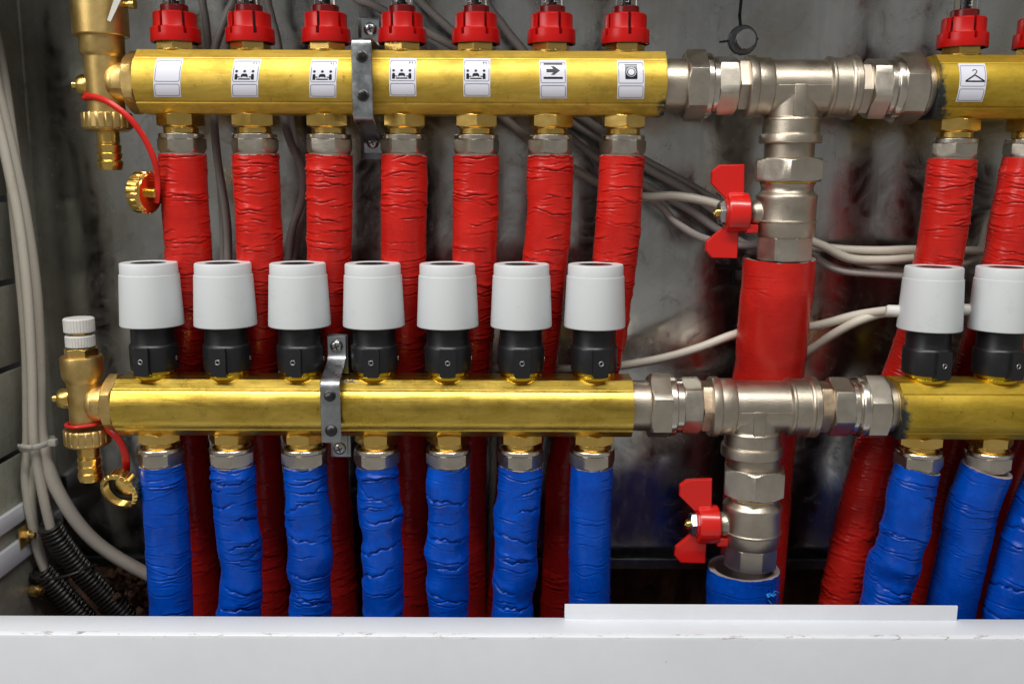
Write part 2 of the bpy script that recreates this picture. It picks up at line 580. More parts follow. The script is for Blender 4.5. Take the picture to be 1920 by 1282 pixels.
# left side: slotted sheet
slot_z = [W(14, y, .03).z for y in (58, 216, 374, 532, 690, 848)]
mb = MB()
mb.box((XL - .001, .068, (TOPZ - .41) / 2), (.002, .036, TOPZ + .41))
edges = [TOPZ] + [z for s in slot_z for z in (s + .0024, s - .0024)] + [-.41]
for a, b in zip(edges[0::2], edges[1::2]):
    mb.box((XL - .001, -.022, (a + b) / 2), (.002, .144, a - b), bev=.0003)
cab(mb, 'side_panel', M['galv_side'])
mb = MB(); mb.box((XL - .02, 0, (TOPZ - .41) / 2), (.004, .18, TOPZ + .40)); cab(mb, 'slot_shade_backing', M['rubber'])  # black sheet added behind the slots, standing in for the shade in them
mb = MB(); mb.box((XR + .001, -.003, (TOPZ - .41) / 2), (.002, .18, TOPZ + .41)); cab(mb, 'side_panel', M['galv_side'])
mb = MB(); mb.box((.075, -.003, TOPZ + .001), (.90, .18, .002)); cab(mb, 'top_panel', M['galv'])
# white front rail
FY, FB = -0.092, -0.066
fz = W(960, 1190, FY).z
mb = MB()
prof = [(FB, fz - .012), (FB, fz - .002), (FB - .0006, fz - .0006), (FB - .002, fz), (FY + .0035, fz), (FY + .0018, fz - .0004),
        (FY + .0005, fz - .0016), (FY, fz - .0035), (FY, fz - .10), (FY + .0015, fz - .10), (FY + .0015, fz - .004), (FY + .004, fz - .0015),
        (FB - .003, fz - .0015), (FB - .0015, fz - .003), (FB - .0015, fz - .012)]
xs = np.linspace(-.44, .55, 30)
mb.grid_rings([[(x, y, z) for y, z in prof] for x in xs])
rail = cab(mb, 'front_rail', M['enamel'])
t0, t1 = W(1058, 1145, FB).x, W(1790, 1145, FB).x
tz = W(1400, 1137, FB).z
mb = MB()
mb.box(((t0 + t1) / 2, FB - .0032, (tz + fz) / 2), (t1 - t0, .0015, tz - fz + .006), bev=.0004)
cab(mb, 'rail_tab', M['enamel'])
# pale rails on the left wall
for nm, y0, y1 in (('side_rail', 948, 978), ('side_rail', 1008, 1048)):
    za, zc = W(8, y0, .02).z, W(8, y1, .02).z
    mb = MB(); mb.box((XL + .0022, 0, (za + zc) / 2), (.004, .165, za - zc), bev=.0008)
    cab(mb, nm, M['enamel'])
p = W(14, 1003, .022)
mb = MB()
mt = Matrix.Translation((XL + .004, p.y, p.z)) @ rot_to((1, 0, 0))
mb.hexa(4.2, 0, 5, segs=24, mat=mt); mb.lathe([(2.6, 5), (2.6, 8), (2.0, 8.6)], 16, mat=mt)
mb.box((XL + .0045, p.y, p.z), (.001, .016, .016))
cab(mb, 'rail_bolt', M['brass_cast'])
p = W(30, 1104, .03)
mb = MB(); mt = Matrix.Translation((XL, p.y, p.z)) @ rot_to((1, -.25, 0))
mb.hexa(4.4, 2, 9, segs=24, mat=mt); mb.lathe([(2.8, 0), (2.8, 12)], 16, mat=mt)
cab(mb, 'side_bolt', M['brass_cast'])
# the bolt on the back sheet with felt-pen lines to its washer
p = W(1392, 76, BACK)
mb = MB(); mt = Matrix.Translation((p.x, BACK, p.z)) @ rot_to((0, -1, -.05))
mb.hexa(7.2, 1.2, 12.5, rot=.3, segs=36, depth=2.2, mat=mt)
bb = cab(mb, 'back_bolt', M['steel'])
mb = MB(); mb.lathe([(11.0, -1), (11.0, 1.6), (10.2, 2.4)], 32, mat=mt); mb.build('washer', M['dark_zinc'], bb)


def marker(pts, w):
    mb = MB()
    for (a, b) in zip(pts[:-1], pts[1:]):
        A, B = W(*a, BACK - .0004), W(*b, BACK - .0004)
        d = (B - A).normalized(); n = Vector((d.z, 0, -d.x)) * w / 2
        A -= d * w * .3; B += d * w * .3
        mb.add([A + n, A - n, B - n, B + n], [(0, 1, 2, 3)])
    return mb


mb = marker([(1390, 0), (1387, 30), (1389, 52)], .0022)
q = marker([(1350, 79), (1378, 76)], .0015); mb.add(q.v, q.f)
q = marker([(1408, 76), (1421, 73)], .0015); mb.add(q.v, q.f)
cab(mb, 'marker_line', M['marker'])
mb = marker([(1343, 497), (1400, 506)], .0026)
for j, v in enumerate(mb.v): pass
q = marker([(1377, 478), (1374, 534)], .0032)
q.v = [(x, y - .0003, z) for x, y, z in q.v]; mb.add(q.v, q.f)
cab(mb, 'marker_cross', M['marker'])

mb = MB()
rng = np.random.default_rng(4)
nx, nz = 120, 30
vs = []
for j in range(nz + 1):
    for i in range(nx + 1):
        x = -.55 + 1.2 * i / nx; z = -.46 + .22 * j / nz
        vs.append((x, .125 + rng.normal() * .0025 - (.02 if (int((x + 3) / .045) % 3 == 0) else 0) * (rng.random() < .9), z))
mb.add(vs, [(j * (nx + 1) + i, j * (nx + 1) + i + 1, (j + 1) * (nx + 1) + i + 1, (j + 1) * (nx + 1) + i) for j in range(nz) for i in range(nx)])
tag(mb.build('wall', M['masonry'], sharp=60), kind='structure')
mb = MB()
vs = []
for j in range(31):
    for i in range(nx + 1):
        x = -.55 + 1.2 * i / nx; y = -.088 + .26 * j / 30
        vs.append((x, y, -.392 + rng.normal() * .002 + .014 * math.sin(x * 31 + 1) * math.sin(y * 40)))
mb.add(vs, [(j * (nx + 1) + i, j * (nx + 1) + i + 1, (j + 1) * (nx + 1) + i + 1, (j + 1) * (nx + 1) + i) for j in range(30) for i in range(nx)])
tag(mb.build('floor', M['masonry'], sharp=60), kind='structure')
# crumbs of mortar in the lower left corner
mb = MB()
for k in range(420):
    c = W(205 + rng.random() * 85, 1070 + rng.random() * 85, .07)
    c.y = .040 + rng.random() * .055
    bm = bmesh.new(); bmesh.ops.create_icosphere(bm, subdivisions=1, radius=.0008 + .0030 * rng.random() ** 2)
    for v in bm.verts: v.co *= .55 + .9 * rng.random()
    bm.verts.index_update()
    mb.add([v.co + c for v in bm.verts], [tuple(v.index for v in f.verts) for f in bm.faces]); bm.free()
tag(mb.build('rubble', M['masonry'], sharp=60), 'crumbled brown mortar lying in the lower left corner behind the cable', 'rubble', kind='stuff')

# ------------------------------------------------------------------ manifolds
HS = 21.5                                                        # nominal half height in mm
FRONT_R = 23.0
ARC_H = 14.2


def front_y(z):                                                  # mm: front face of the bar at height z
    c = 0.3
    return -(24.0 - FRONT_R + math.sqrt(max(FRONT_R ** 2 - (z - c) ** 2, 0)))


def bar_profile():
    pts = [(10.5, 21.5), (-10.6, 21.5), (-11.3, 21.2), (-17.3, ARC_H + 1.2), (-17.6, ARC_H + .5)]
    zz = np.linspace(ARC_H, -ARC_H + .6, 22)
    pts += [(front_y(z), z) for z in zz]
    pts += [(front_y(-ARC_H + .6) + 1.2, -ARC_H - .2), (front_y(-ARC_H) + .6, -ARC_H - .9), (front_y(-ARC_H) + .9, -ARC_H - 1.6),
            (-12.6, -21.0), (-11.8, -21.5), (11.8, -21.5)]
    pts += [(12.6, -21.0), (17.5, -15)]
    pts += [(-front_y(z), z) for z in np.linspace(-13, 13, 12)]
    pts += [(17.5, 15.2)]
    return pts


def manifold(name, label, loc, x0, x1, half, outlets, mat, cap_px=None):
    o = thing(name, label, 'manifold', loc)
    k = half * 1000 / HS
    pr = [(y * .001, z * .001 * k) for y, z in bar_profile()]
    xs = np.linspace(x0 - loc[0], x1 - loc[0], 2)
    mb = MB(); mb.grid_rings([[(x, y, z) for y, z in pr] for x in xs])
    mb.build('body', mat, o, sharp=20)
    return o


def outlet_part(parent, x, half, lower, rot, mesh=[None, None]):
    k = 1 if lower else 0
    if mesh[k] is None:
        mb = MB()
        if lower:
            mb.hexa(13.3, -7.2, 0.6, depth=1.0)
            mb.lathe([(10.8, -14), (11.2, -12), (12.4, -11.2), (11.2, -10.2), (11.0, -7.2)], 40)
        else:
            mb.hexa(13.4, -8.2, 0.6, depth=1.0)
            mb.lathe([(11.0, -14), (11.0, -12.8), (11.4, -12.2), (11.4, -8.9), (12.2, -8.2)], 40)
        mesh[k] = mb.build('outlet', M['brass'], parent)
        o = mesh[k]
    else:
        o = mesh[k].copy(); COL.objects.link(o); o.parent = parent
    o.matrix_local = Matrix.Translation((x, 0, -half)) @ Matrix.Rotation(rot, 4, 'Z')
    return o


col_px = [330, 471, 611, 755, 894, 1035, 1174, 1806, 1950]
nut_px = [341, 476, 618, 757, 892, 1031, 1166, 1788, 1929]
act_px = [287, 425.5, 563.5, 702, 841, 977.5, 1116, 1741, 1878]
blu_px = [306, 438, 573, 708, 841, 975, 1107, 1717, 1843]
upX = [(W(a, 70, UPY).x + W(b, 268, UPY).x) / 2 for a, b in zip(col_px, nut_px)]
loX = [(W(a, 690, LOY).x + W(b, 862, LOY).x) / 2 for a, b in zip(act_px, blu_px)]

ux0, ux1 = W(246, 152, UPY - .024).x, W(1252, 155, UPY - .024).x
uR0 = W(1752, 158, UPY - .012).x
lx0, lx1 = W(205, 764, LOY - .024).x, W(1190, 766, LOY - .024).x
lR0 = W(1684, 766, LOY - .012).x
M['brass_bar_ul'] = extruded_brass('extruded_brass_sealed_right', (0.56, 0.37, 0.05), (0.80, 0.565, 0.115), (ux1 - (ux0 + ux1) / 2 - .0006, 1, -.16))
XE = 0.475
M['brass_bar_ur'] = extruded_brass('olive_brass_sealed_left', (0.46, 0.31, 0.03), (0.68, 0.48, 0.07), (uR0 - (uR0 + XE) / 2 + .0030, -1, -.26))
M['brass_bar_lr'] = extruded_brass('olive_brass_sealed_end', (0.46, 0.31, 0.03), (0.68, 0.48, 0.07), (lR0 - (lR0 + XE) / 2 + .0018, -1, -.26))
man_u = manifold('supply_manifold', 'upper brass manifold bar carrying seven pictogram stickers and red flow meters', ((ux0 + ux1) / 2, UPY, UPZ), ux0, ux1, UPH, None, M['brass_bar_ul'])
man_l = manifold('return_manifold', 'lower brass manifold bar carrying seven white actuators', ((lx0 + lx1) / 2, LOY, LOZ), lx0, lx1, LOH, None, M['brass_bar'])
man_ur = manifold('supply_manifold', 'upper right brass manifold bar with the coat hanger sticker, black sealant at its end', ((uR0 + XE) / 2, UPY, UPZ - .0014), uR0, XE, UPH, None, M['brass_bar_ur'])
man_lr = manifold('return_manifold', 'lower right brass manifold bar under two white actuators, cut by the picture edge', ((lR0 + XE) / 2, LOY, LOZ - .0008), lR0, XE, LOH, None, M['brass_bar_lr'])
random.seed(3)
urot = [-.25, .12, .02, .18, .06, .22, .02, .05, .3]
for i in range(9):
    pm = man_u if i < 7 else man_ur
    outlet_part(pm, upX[i] - pm.location.x, UPH, False, urot[i] + math.pi / 6)
    pm = man_l if i < 7 else man_lr
    outlet_part(pm, loX[i] - pm.location.x, LOH, True, random.uniform(-.4, .4))

COLN = ['under the blank sticker', 'under the leftmost dining table sticker', 'under the table sticker just left of the steel strap',
        'under the table sticker just right of the steel strap', 'under the table sticker beside the arrow sticker', 'under the arrow sticker',
        'under the washing machine sticker', 'under the coat hanger sticker', 'right of the coat hanger column, at the picture edge']

# compression nuts
def nut_thing(lower):
    o = thing('compression_nut', 'x', 'nut', (0, 0, 0))
    mb = MB()
    mb.hexa(14.0, -14.2, -3.4, ch=15.9, depth=4.6, ch1=False, k0=.94) if not lower else mb.hexa(14.2, -13.6, -3.2, ch=16.2, depth=3.6, ch1=False, k0=.95)
    mb.build('hex_nut', M['nickel_nut'], o)
    mb = MB()
    if lower: mb.lathe([(15.2, -3.2), (15.6, -2.6), (15.6, -.6), (15.2, 0), (13.0, 0), (12.2, -2.0)], 48, cap0=True, cap1=False)
    else: mb.lathe([(14.6, -3.4), (15.0, -3.0), (15.0, -.5), (14.6, 0), (12.2, 0), (11.8, -1)], 48, cap0=True, cap1=False)
    mb.build('collar_ring', M['chrome'], o)
    return o


nu = nut_thing(False); nl = nut_thing(True)
tag(nu, group='nickel nuts above the red pipes'); tag(nl, group='nickel nuts above the blue pipes')
nrot = [.26, .05, -.1, .12, .3, .22, -.02, .18, .4]
for i in range(9):
    lab = 'nickel nut above the red pipe ' + COLN[i]
    p = (upX[i], UPY, UPZ - UPH - .0128 - (.0014 if i > 6 else 0))
    if i == 0: nu.matrix_world = Matrix.Translation(p) @ Matrix.Rotation(nrot[i], 4, 'Z'); nu['label'] = lab
    else: copy_tree(nu, p, lab, nrot[i])
ORD = ['leftmost', 'second from left', 'third from left', 'fourth from left', 'fifth from left', 'sixth from left', 'last before the lower tee',
       'first right of the lower tee', 'second right of the lower tee']
for i in range(9):
    lab = 'nickel nut topping the blue pipe that is ' + ORD[i]
    p = (loX[i], LOY, LOZ - LOH - .0108 - (.0008 if i > 6 else 0))
    if i == 0: nl.matrix_world = Matrix.Translation(p) @ Matrix.Rotation(.1, 4, 'Z'); nl['label'] = lab
    else: copy_tree(nl, p, lab, random.uniform(-.5, .5))

# third outlets of the right-hand bars, whose pipes slant into view
upX9, loX9 = 2 * upX[8] - upX[7], 2 * loX[8] - loX[7]
outlet_part(man_ur, upX9 - man_ur.location.x, UPH, False, .2)
outlet_part(man_lr, loX9 - man_lr.location.x, LOH, True, .1)
copy_tree(nu, (upX9, UPY, UPZ - UPH - .0142), 'nickel nut above the red pipe farthest to the right', .2)
copy_tree(nl, (loX9, LOY, LOZ - LOH - .0116), 'nickel nut topping the blue pipe cut by the right picture edge', .2)

# ------------------------------------------------------------------ flow meters
def flow_meter():
    o = thing('flow_meter', 'x', 'flow meter', (0, 0, 0), 'red flow meters on the upper manifolds')
    mb = MB(); mb.hexa(11.4, 0.0, 9.5, rot=math.pi / 2, depth=.8); mb.lathe([(12.2, -.3), (12.2, .9)], 40)
    mb.build('hex_base', M['brass'], o)
    # collar: two-step red skirt with six slots
    segs = 96
    prof = [(14.2, 5.2), (15.9, 5.2), (16.1, 5.8), (16.0, 10.0), (15.9, 13.9), (15.4, 14.5), (14.2, 14.6), (14.0, 15.0), (13.9, 23.4), (13.3, 24.2), (9.2, 24.3)]
    mb = MB()
    vs = []
    for r_, h in prof:
        vs += [(r_ * .001 * math.cos(2 * math.pi * j / segs), r_ * .001 * math.sin(2 * math.pi * j / segs), h * .001) for j in range(segs)]
    vin = len(vs)
    fs = []
    for i in range(len(prof) - 1):
        for j in range(segs):
            if i >= 3 and (j % 16) < 2: continue
            a, b = i * segs + j, i * segs + (j + 1) % segs
            fs.append((a, b, b + segs, a + segs))
    mb.add(vs, fs)
    for s in range(6):                                        # slot cheeks and floor
        for j in (s * 16, s * 16 + 2):
            th = 2 * math.pi * j / segs
            c, s_ = math.cos(th) * .001, math.sin(th) * .001
            ring = [(r_ * c, r_ * s_, h * .001) for r_, h in prof[3:]] + [(11 * c, 11 * s_, .0243), (11 * c, 11 * s_, .010)]
            mb.add(ring, [tuple(range(len(ring)))])
    mb.build('collar', M['red_plastic'], o, sharp=28)
    mb = MB(); mb.lathe([(11.9, 5.4), (11.9, 22.6), (9.0, 22.8)], 40); mb.build('inner_sleeve', M['black_plastic'], o)
    mb = MB(); mb.lathe([(8.9, 23.0), (8.9, 28.6), (8.5, 29.2), (6.9, 29.3)], 40); mb.build('neck', M['dark_red'], o)
    mb = MB(); mb.lathe([(7.1, 29.2), (7.1, 62), (6.5, 63)], 40); tb = mb.build('gauge_tube', M['clear'], o)
    mb = MB(); mb.lathe([(2.6, 28), (2.6, 60)], 20); mb.build('float_rod', M['black_plastic'], o)
    mb = MB()
    for s in (-1, 1):
        a = -math.pi / 2 + s * .42
        for k in range(14):
            h = 31.5 + k * 2.0
            w = 1.9 if k % 2 == 0 else 1.1
            m = Matrix.Rotation(a + s * w / 15, 4, 'Z') @ Matrix.Translation((.00718, 0, h * .001))
            mb.box((0, 0, 0), (.00012, w * .001, .00035), m)
        mb.box((0, 0, 0), (.00014, .00035, .028), Matrix.Rotation(a, 4, 'Z') @ Matrix.Translation((.00720, 0, .045)))
    mb.build('scale_print', M['scale_ink'], o)
    mb = MB(); mb.lathe([(8.6, 61.5), (8.8, 62), (8.8, 72), (8.0, 73.5)], 40); mb.build('cap', M['red_plastic'], o)
    return o


fm = flow_meter()
slot_deg = [-19, -33, -9, -22, -31, -40, 4, 4, -10]
FML = ['above the blank sticker', 'above the leftmost dining table sticker', 'above the table sticker left of the steel strap',
       'above the table sticker right of the steel strap', 'above the table sticker next to the arrow', 'above the arrow sticker',
       'above the washing machine sticker', 'above the coat hanger sticker', 'in the upper right picture corner, barely in view']
for i in range(9):
    lab = 'red slotted flow meter with clear tube ' + FML[i]
    p = (upX[i], UPY, UPZ + UPH - (.0014 if i > 6 else 0))
    a = R(slot_deg[i] - 90 + 1.9)
    a = R(slot_deg[i] + 30) - R(60 / 16)
    if i == 0: fm.matrix_world = Matrix.Translation(p) @ Matrix.Rotation(a, 4, 'Z'); fm['label'] = lab
    else: copy_tree(fm, p, lab, a)


# ------------------------------------------------------------------ actuators
def actuator():
    o = thing('actuator', 'x', 'actuator', (0, 0, 0), 'white thermal actuators on the lower manifolds')
    mb = MB(); mb.lathe([(13.9, -.4), (14.2, .4), (14.2, 1.6), (13.6, 2.2), (13.5, 3.4), (13.9, 3.8), (13.8, 5.2)], 48); mb.build('brass_seat', M['brass_ring'], o)
    mb = MB()
    mb.lathe([(14.6, 4.4), (15.3, 4.8), (15.7, 6.2), (16.0, 20.8), (15.7, 21.8), (14.6, 22.9)], 56)
    mb.build('clamp_ring', M['black_plastic'], o)
    mb = MB()
    mb.prism([(-.0052, .0036), (-.0046, .0028), (.0046, .0028), (.0052, .0036), (.0056, .0192), (.0052, .0216), (-.0052, .0216), (-.0056, .0192)], -.0180, -.0120)
    b = mb.build('screw_boss', M['black_plastic'], o)
    mb = MB(); mt = Matrix.Rotation(R(95), 4, 'Z') @ Matrix.Translation((0, -.0157, .0125)) @ rot_to((0, -1, 0)); mb.lathe([(1.7, -.5), (1.7, .35), (1.2, .4)], 16, mat=mt); mb.build('side_screw', M['steel'], o)
    mb = MB(); mt = Matrix.Translation((0, -.0180, .0125)) @ rot_to((0, -1, 0))
    mb.lathe([(1.05, -.4), (1.05, .05), (1.3, .35), (1.75, .3), (1.9, -.1)], 20, mat=mt, cap0=True, cap1=False)
    mb.build('screw', M['steel'], b)
    mb = MB(); mb.lathe([(14.9, 22.4), (14.5, 23.4), (14.3, 37.0)], 56); mb.build('neck', M['black_plastic'], o)
    mb = MB()
    mb.lathe([(14.0, 35.4), (20.3, 35.0), (20.7, 35.4), (20.8, 36.0), (19.3, 68.6), (19.3, 69.2), (18.6, 69.25), (18.65, 70.0), (18.55, 76.2),
              (18.3, 76.9), (17.8, 77.2), (12.4, 77.2), (11.7, 77.0), (11.5, 76.4), (11.4, 75)], 72)
    mb.build('head', M['white_plastic'], o, sharp=24)
    mb = MB(); mb.lathe([(11.5, 76.2), (11.0, 76.9), (10.4, 76.6), (4, 76.4), (.2, 76.4)], 40, cap0=False); mb.build('top_disc', M['black_plastic'], o)
    return o


act = actuator()
ACL = ['leftmost', 'second from the left', 'third from the left, just left of the lower steel strap', 'just right of the lower steel strap',
       'fifth from the left', 'sixth from the left', 'seventh from the left, above the bar end', 'first right of the lower tee', 'at the right picture edge']
arot = [-9, -4, -5, 0, 3, 2, 11, 15, 18]
for i in range(9):
    lab = 'white actuator on black clamp, ' + ACL[i]
    p = (loX[i], LOY, LOZ + LOH - (.0008 if i > 6 else 0))
    if i == 0: act.matrix_world = Matrix.Translation(p) @ Matrix.Rotation(R(arot[i]), 4, 'Z'); act['label'] = lab
    else: copy_tree(act, p, lab, R(arot[i]))


# ------------------------------------------------------------------ stickers
class Ink:
    """flat shapes in sticker units (410 wide, 625 high, y down), draped on the bar front"""
    def __init__(self, k, zc, shear):
        self.k, self.zc, self.shear = k, zc, shear
        self.mb = MB()

    def put(self, pts, faces, off):
        out = []
        for x, y in pts:
            X = (x - 205) * .0425
            Z = self.zc + (312 - y) * .0410
            X += self.shear * (Z - self.zc)
            out.append((X * .001, (front_y(Z) - off) * .001, Z * .001 * self.k))
        self.mb.add(out, faces)

    def rect(self, x0, y0, x1, y1, off=.22, ny=None):
        ny = ny or max(1, int((y1 - y0) / 28))
        pts, fs = [], []
        for i in range(ny + 1):
            y = y0 + (y1 - y0) * i / ny
            pts += [(x0, y), (x1, y)]
        fs = [(2 * i, 2 * i + 1, 2 * i + 3, 2 * i + 2) for i in range(ny)]
        self.put(pts, fs, off)

    def disc(self, cx, cy, r0, r1=0, off=.22, n=24, a0=0, a1=2 * math.pi):
        pts, fs = [], []
        full = abs(a1 - a0 - 2 * math.pi) < 1e-6
        for i in range(n + 1):
            a = a0 + (a1 - a0) * i / n
            pts += [(cx + r0 * math.cos(a), cy + r0 * math.sin(a)), (cx + r1 * math.cos(a), cy + r1 * math.sin(a))]
        fs = [(2 * i, 2 * i + 1, 2 * i + 3, 2 * i + 2) for i in range(n)]
        self.put(pts, fs, off)

    def line(self, pts, w, off=.22):
        for (ax, ay), (bx, by) in zip(pts[:-1], pts[1:]):
            d = Vector((bx - ax, by - ay)); L = d.length; d /= L
            n = Vector((-d.y, d.x)) * w / 2
            m = max(1, int(L / 30))
            P = []
            for i in range(m + 1):
                c = Vector((ax, ay)) + d * (L * i / m)
                P += [tuple(c + n), tuple(c - n)]
            self.put(P, [(2 * i, 2 * i + 1, 2 * i + 3, 2 * i + 2) for i in range(m)], off)

    def rrect(self, x0, y0, x1, y1, r, w):
        P = []
        for cx, cy, a in ((x1 - r, y0 + r, -90), (x1 - r, y1 - r, 0), (x0 + r, y1 - r, 90), (x0 + r, y0 + r, 180)):
            for k in range(5):
                t = R(a + 22.5 * k)
                P.append((cx + r * math.cos(t), cy + r * math.sin(t)))
        self.line(P + [P[0]], w)

    def poly(self, pts, off=.22):
        self.put(pts, [tuple(range(len(pts)))], off)


def table_icon(q):
    for cx in (68, 190, 316): q.disc(cx, 212, 21)
    for s, cx in ((1, 68), (-1, 316)):
        q.disc(cx, 276, 22, off=.22, a0=math.pi, a1=2 * math.pi)
        q.rect(cx - 22, 276, cx + 22, 348)
        q.rect(min(cx + s * 22, cx + s * 56), 297, max(cx + s * 22, cx + s * 56), 313)
    q.poly([(158, 252), (222, 252), (240, 272), (246, 312), (228, 312), (222, 300), (160, 300), (154, 312), (136, 312), (142, 272)])
    q.rect(105, 328, 280, 348)
    q.rect(306, 82, 312, 116); q.poly([(298, 64), (320, 64), (316, 86), (302, 86)]); q.rect(342, 64, 348, 116); q.poly([(340, 64), (352, 68), (352, 92), (340, 92)])


def arrow_icon(q):
    q.rect(68, 55, 352, 84); q.rect(60, 284, 352, 318)
    q.rect(107, 152, 250, 210)
    q.poly([(225, 108), (314, 181), (225, 252), (172, 252), (240, 181), (172, 108)])


def washer_icon(q):
    q.rect(112, 74, 303, 92); q.rect(112, 106, 303, 120)
    cx, cy = 210, 200
    for i in range(48):                                          # black body round the drum
        a0, a1 = 2 * math.pi * i / 48, 2 * math.pi * (i + 1) / 48
        def edge(a):
            c, s = math.cos(a), math.sin(a)
            k = min(92 / max(abs(c), 1e-6), (116 if s > 0 else 80) / max(abs(s), 1e-6))
            return (cx + c * k, cy + s * k)
        q.put([(cx + 76 * math.cos(a0), cy + 76 * math.sin(a0)), edge(a0), edge(a1), (cx + 76 * math.cos(a1), cy + 76 * math.sin(a1))], [(0, 1, 2, 3)], .22)
    q.disc(cx, cy, 66, 50, n=32)


def hanger_icon(q):
    q.line([(232, 196), (98, 292)], 22); q.line([(232, 196), (372, 292)], 22, off=.23); q.line([(90, 300), (384, 300)], 24, off=.24)
    q.line([(232, 200), (232, 172)], 14, off=.25)
    P = [(232 + 32 * math.cos(R(a)), 140 + 32 * math.sin(R(a))) for a in range(-170, 95, 22)]
    q.line(P, 14, off=.26)


stk = [(314, .10, 0, None, 'blank white sticker with two empty outlined boxes, leftmost on the upper bar'),
       (460, .11, 0, table_icon, 'white dining table pictogram sticker, nearest to the blank sticker'),
       (606, .07, 0, table_icon, 'white dining table pictogram sticker just left of the steel strap'),
       (755, .01, 1.0, table_icon, 'white dining table pictogram sticker just right of the steel strap'),
       (894, .0, 1.0, table_icon, 'white dining table pictogram sticker next to the arrow sticker'),
       (1037, -.03, 0, arrow_icon, 'white sticker with a thick black arrow between two bars'),
       (1183, -.02, 0, washer_icon, 'white sticker with a black washing machine pictogram'),
       (1824, .02, .3, hanger_icon, 'white sticker with a black coat hanger pictogram on the right bar')]
for px, sh, dz, icon, lab in stk:
    k = UPH * 1000 / HS
    px_ = W(px, 148, UPY - .0235)
    o = thing('sticker', lab, 'sticker', (px_.x, UPY, UPZ - (.0014 if px > 1500 else 0)), 'pictogram stickers on the upper manifolds')
    q = Ink(k, 1.45 + dz, sh)
    nX, nY = 6, 26
    pts = [(410 * i / nX, 625 * j / nY) for j in range(nY + 1) for i in range(nX + 1)]
    q.put(pts, [(j * (nX + 1) + i, j * (nX + 1) + i + 1, (j + 1) * (nX + 1) + i + 1, (j + 1) * (nX + 1) + i) for j in range(nY) for i in range(nX)], .12)
    q.mb.build('paper', M['paper'], o, sharp=80)
    q = Ink(k, 1.45 + dz, sh)
    q.rrect(20, 42, 390, 380, 24, 6.5); q.rrect(20, 424, 390, 606, 26, 6.5)
    q.mb.build('outline', M['ink_line'], o, sharp=80)
    if icon:
        q = Ink(k, 1.45 + dz, sh); icon(q); q.mb.build('pictogram', M['ink'], o, sharp=80)


# ------------------------------------------------------------------ nickel fittings between the bars
def axis_mat(p, axis): return Matrix.Translation(Vector(p)) @ rot_to(axis)


def emboss(parent, text, R_mm, a_mm, size_mm, ang0, flip=False):
    """raised lettering wrapped round a ring whose axis is local Z"""
    cu = bpy.data.curves.new('lettering', 'FONT')
    cu.body = text; cu.size = size_mm; cu.extrude = .12; cu.resolution_u = 2
    to = bpy.data.objects.new('lettering', cu); COL.objects.link(to)
    dg = bpy.context.evaluated_depsgraph_get()
    me = bpy.data.meshes.new_from_object(to.evaluated_get(dg))
    bpy.data.objects.remove(to); bpy.data.curves.remove(cu)
    mb = MB()
    vs = []
    for v in me.vertices:
        a = ang0 + (v.co.x / R_mm) * (-1 if flip else 1)
        rr = (R_mm + .05 + v.co.z) * .001
        h = a_mm + (v.co.y - size_mm * .35) * (-1 if flip else 1)
        vs.append((rr * math.cos(a), rr * math.sin(a), h * .001))
    mb.add(vs, [tuple(p.vertices) for p in me.polygons])
    bpy.data.meshes.remove(me)
    return mb.build('lettering', M['chrome'], parent)


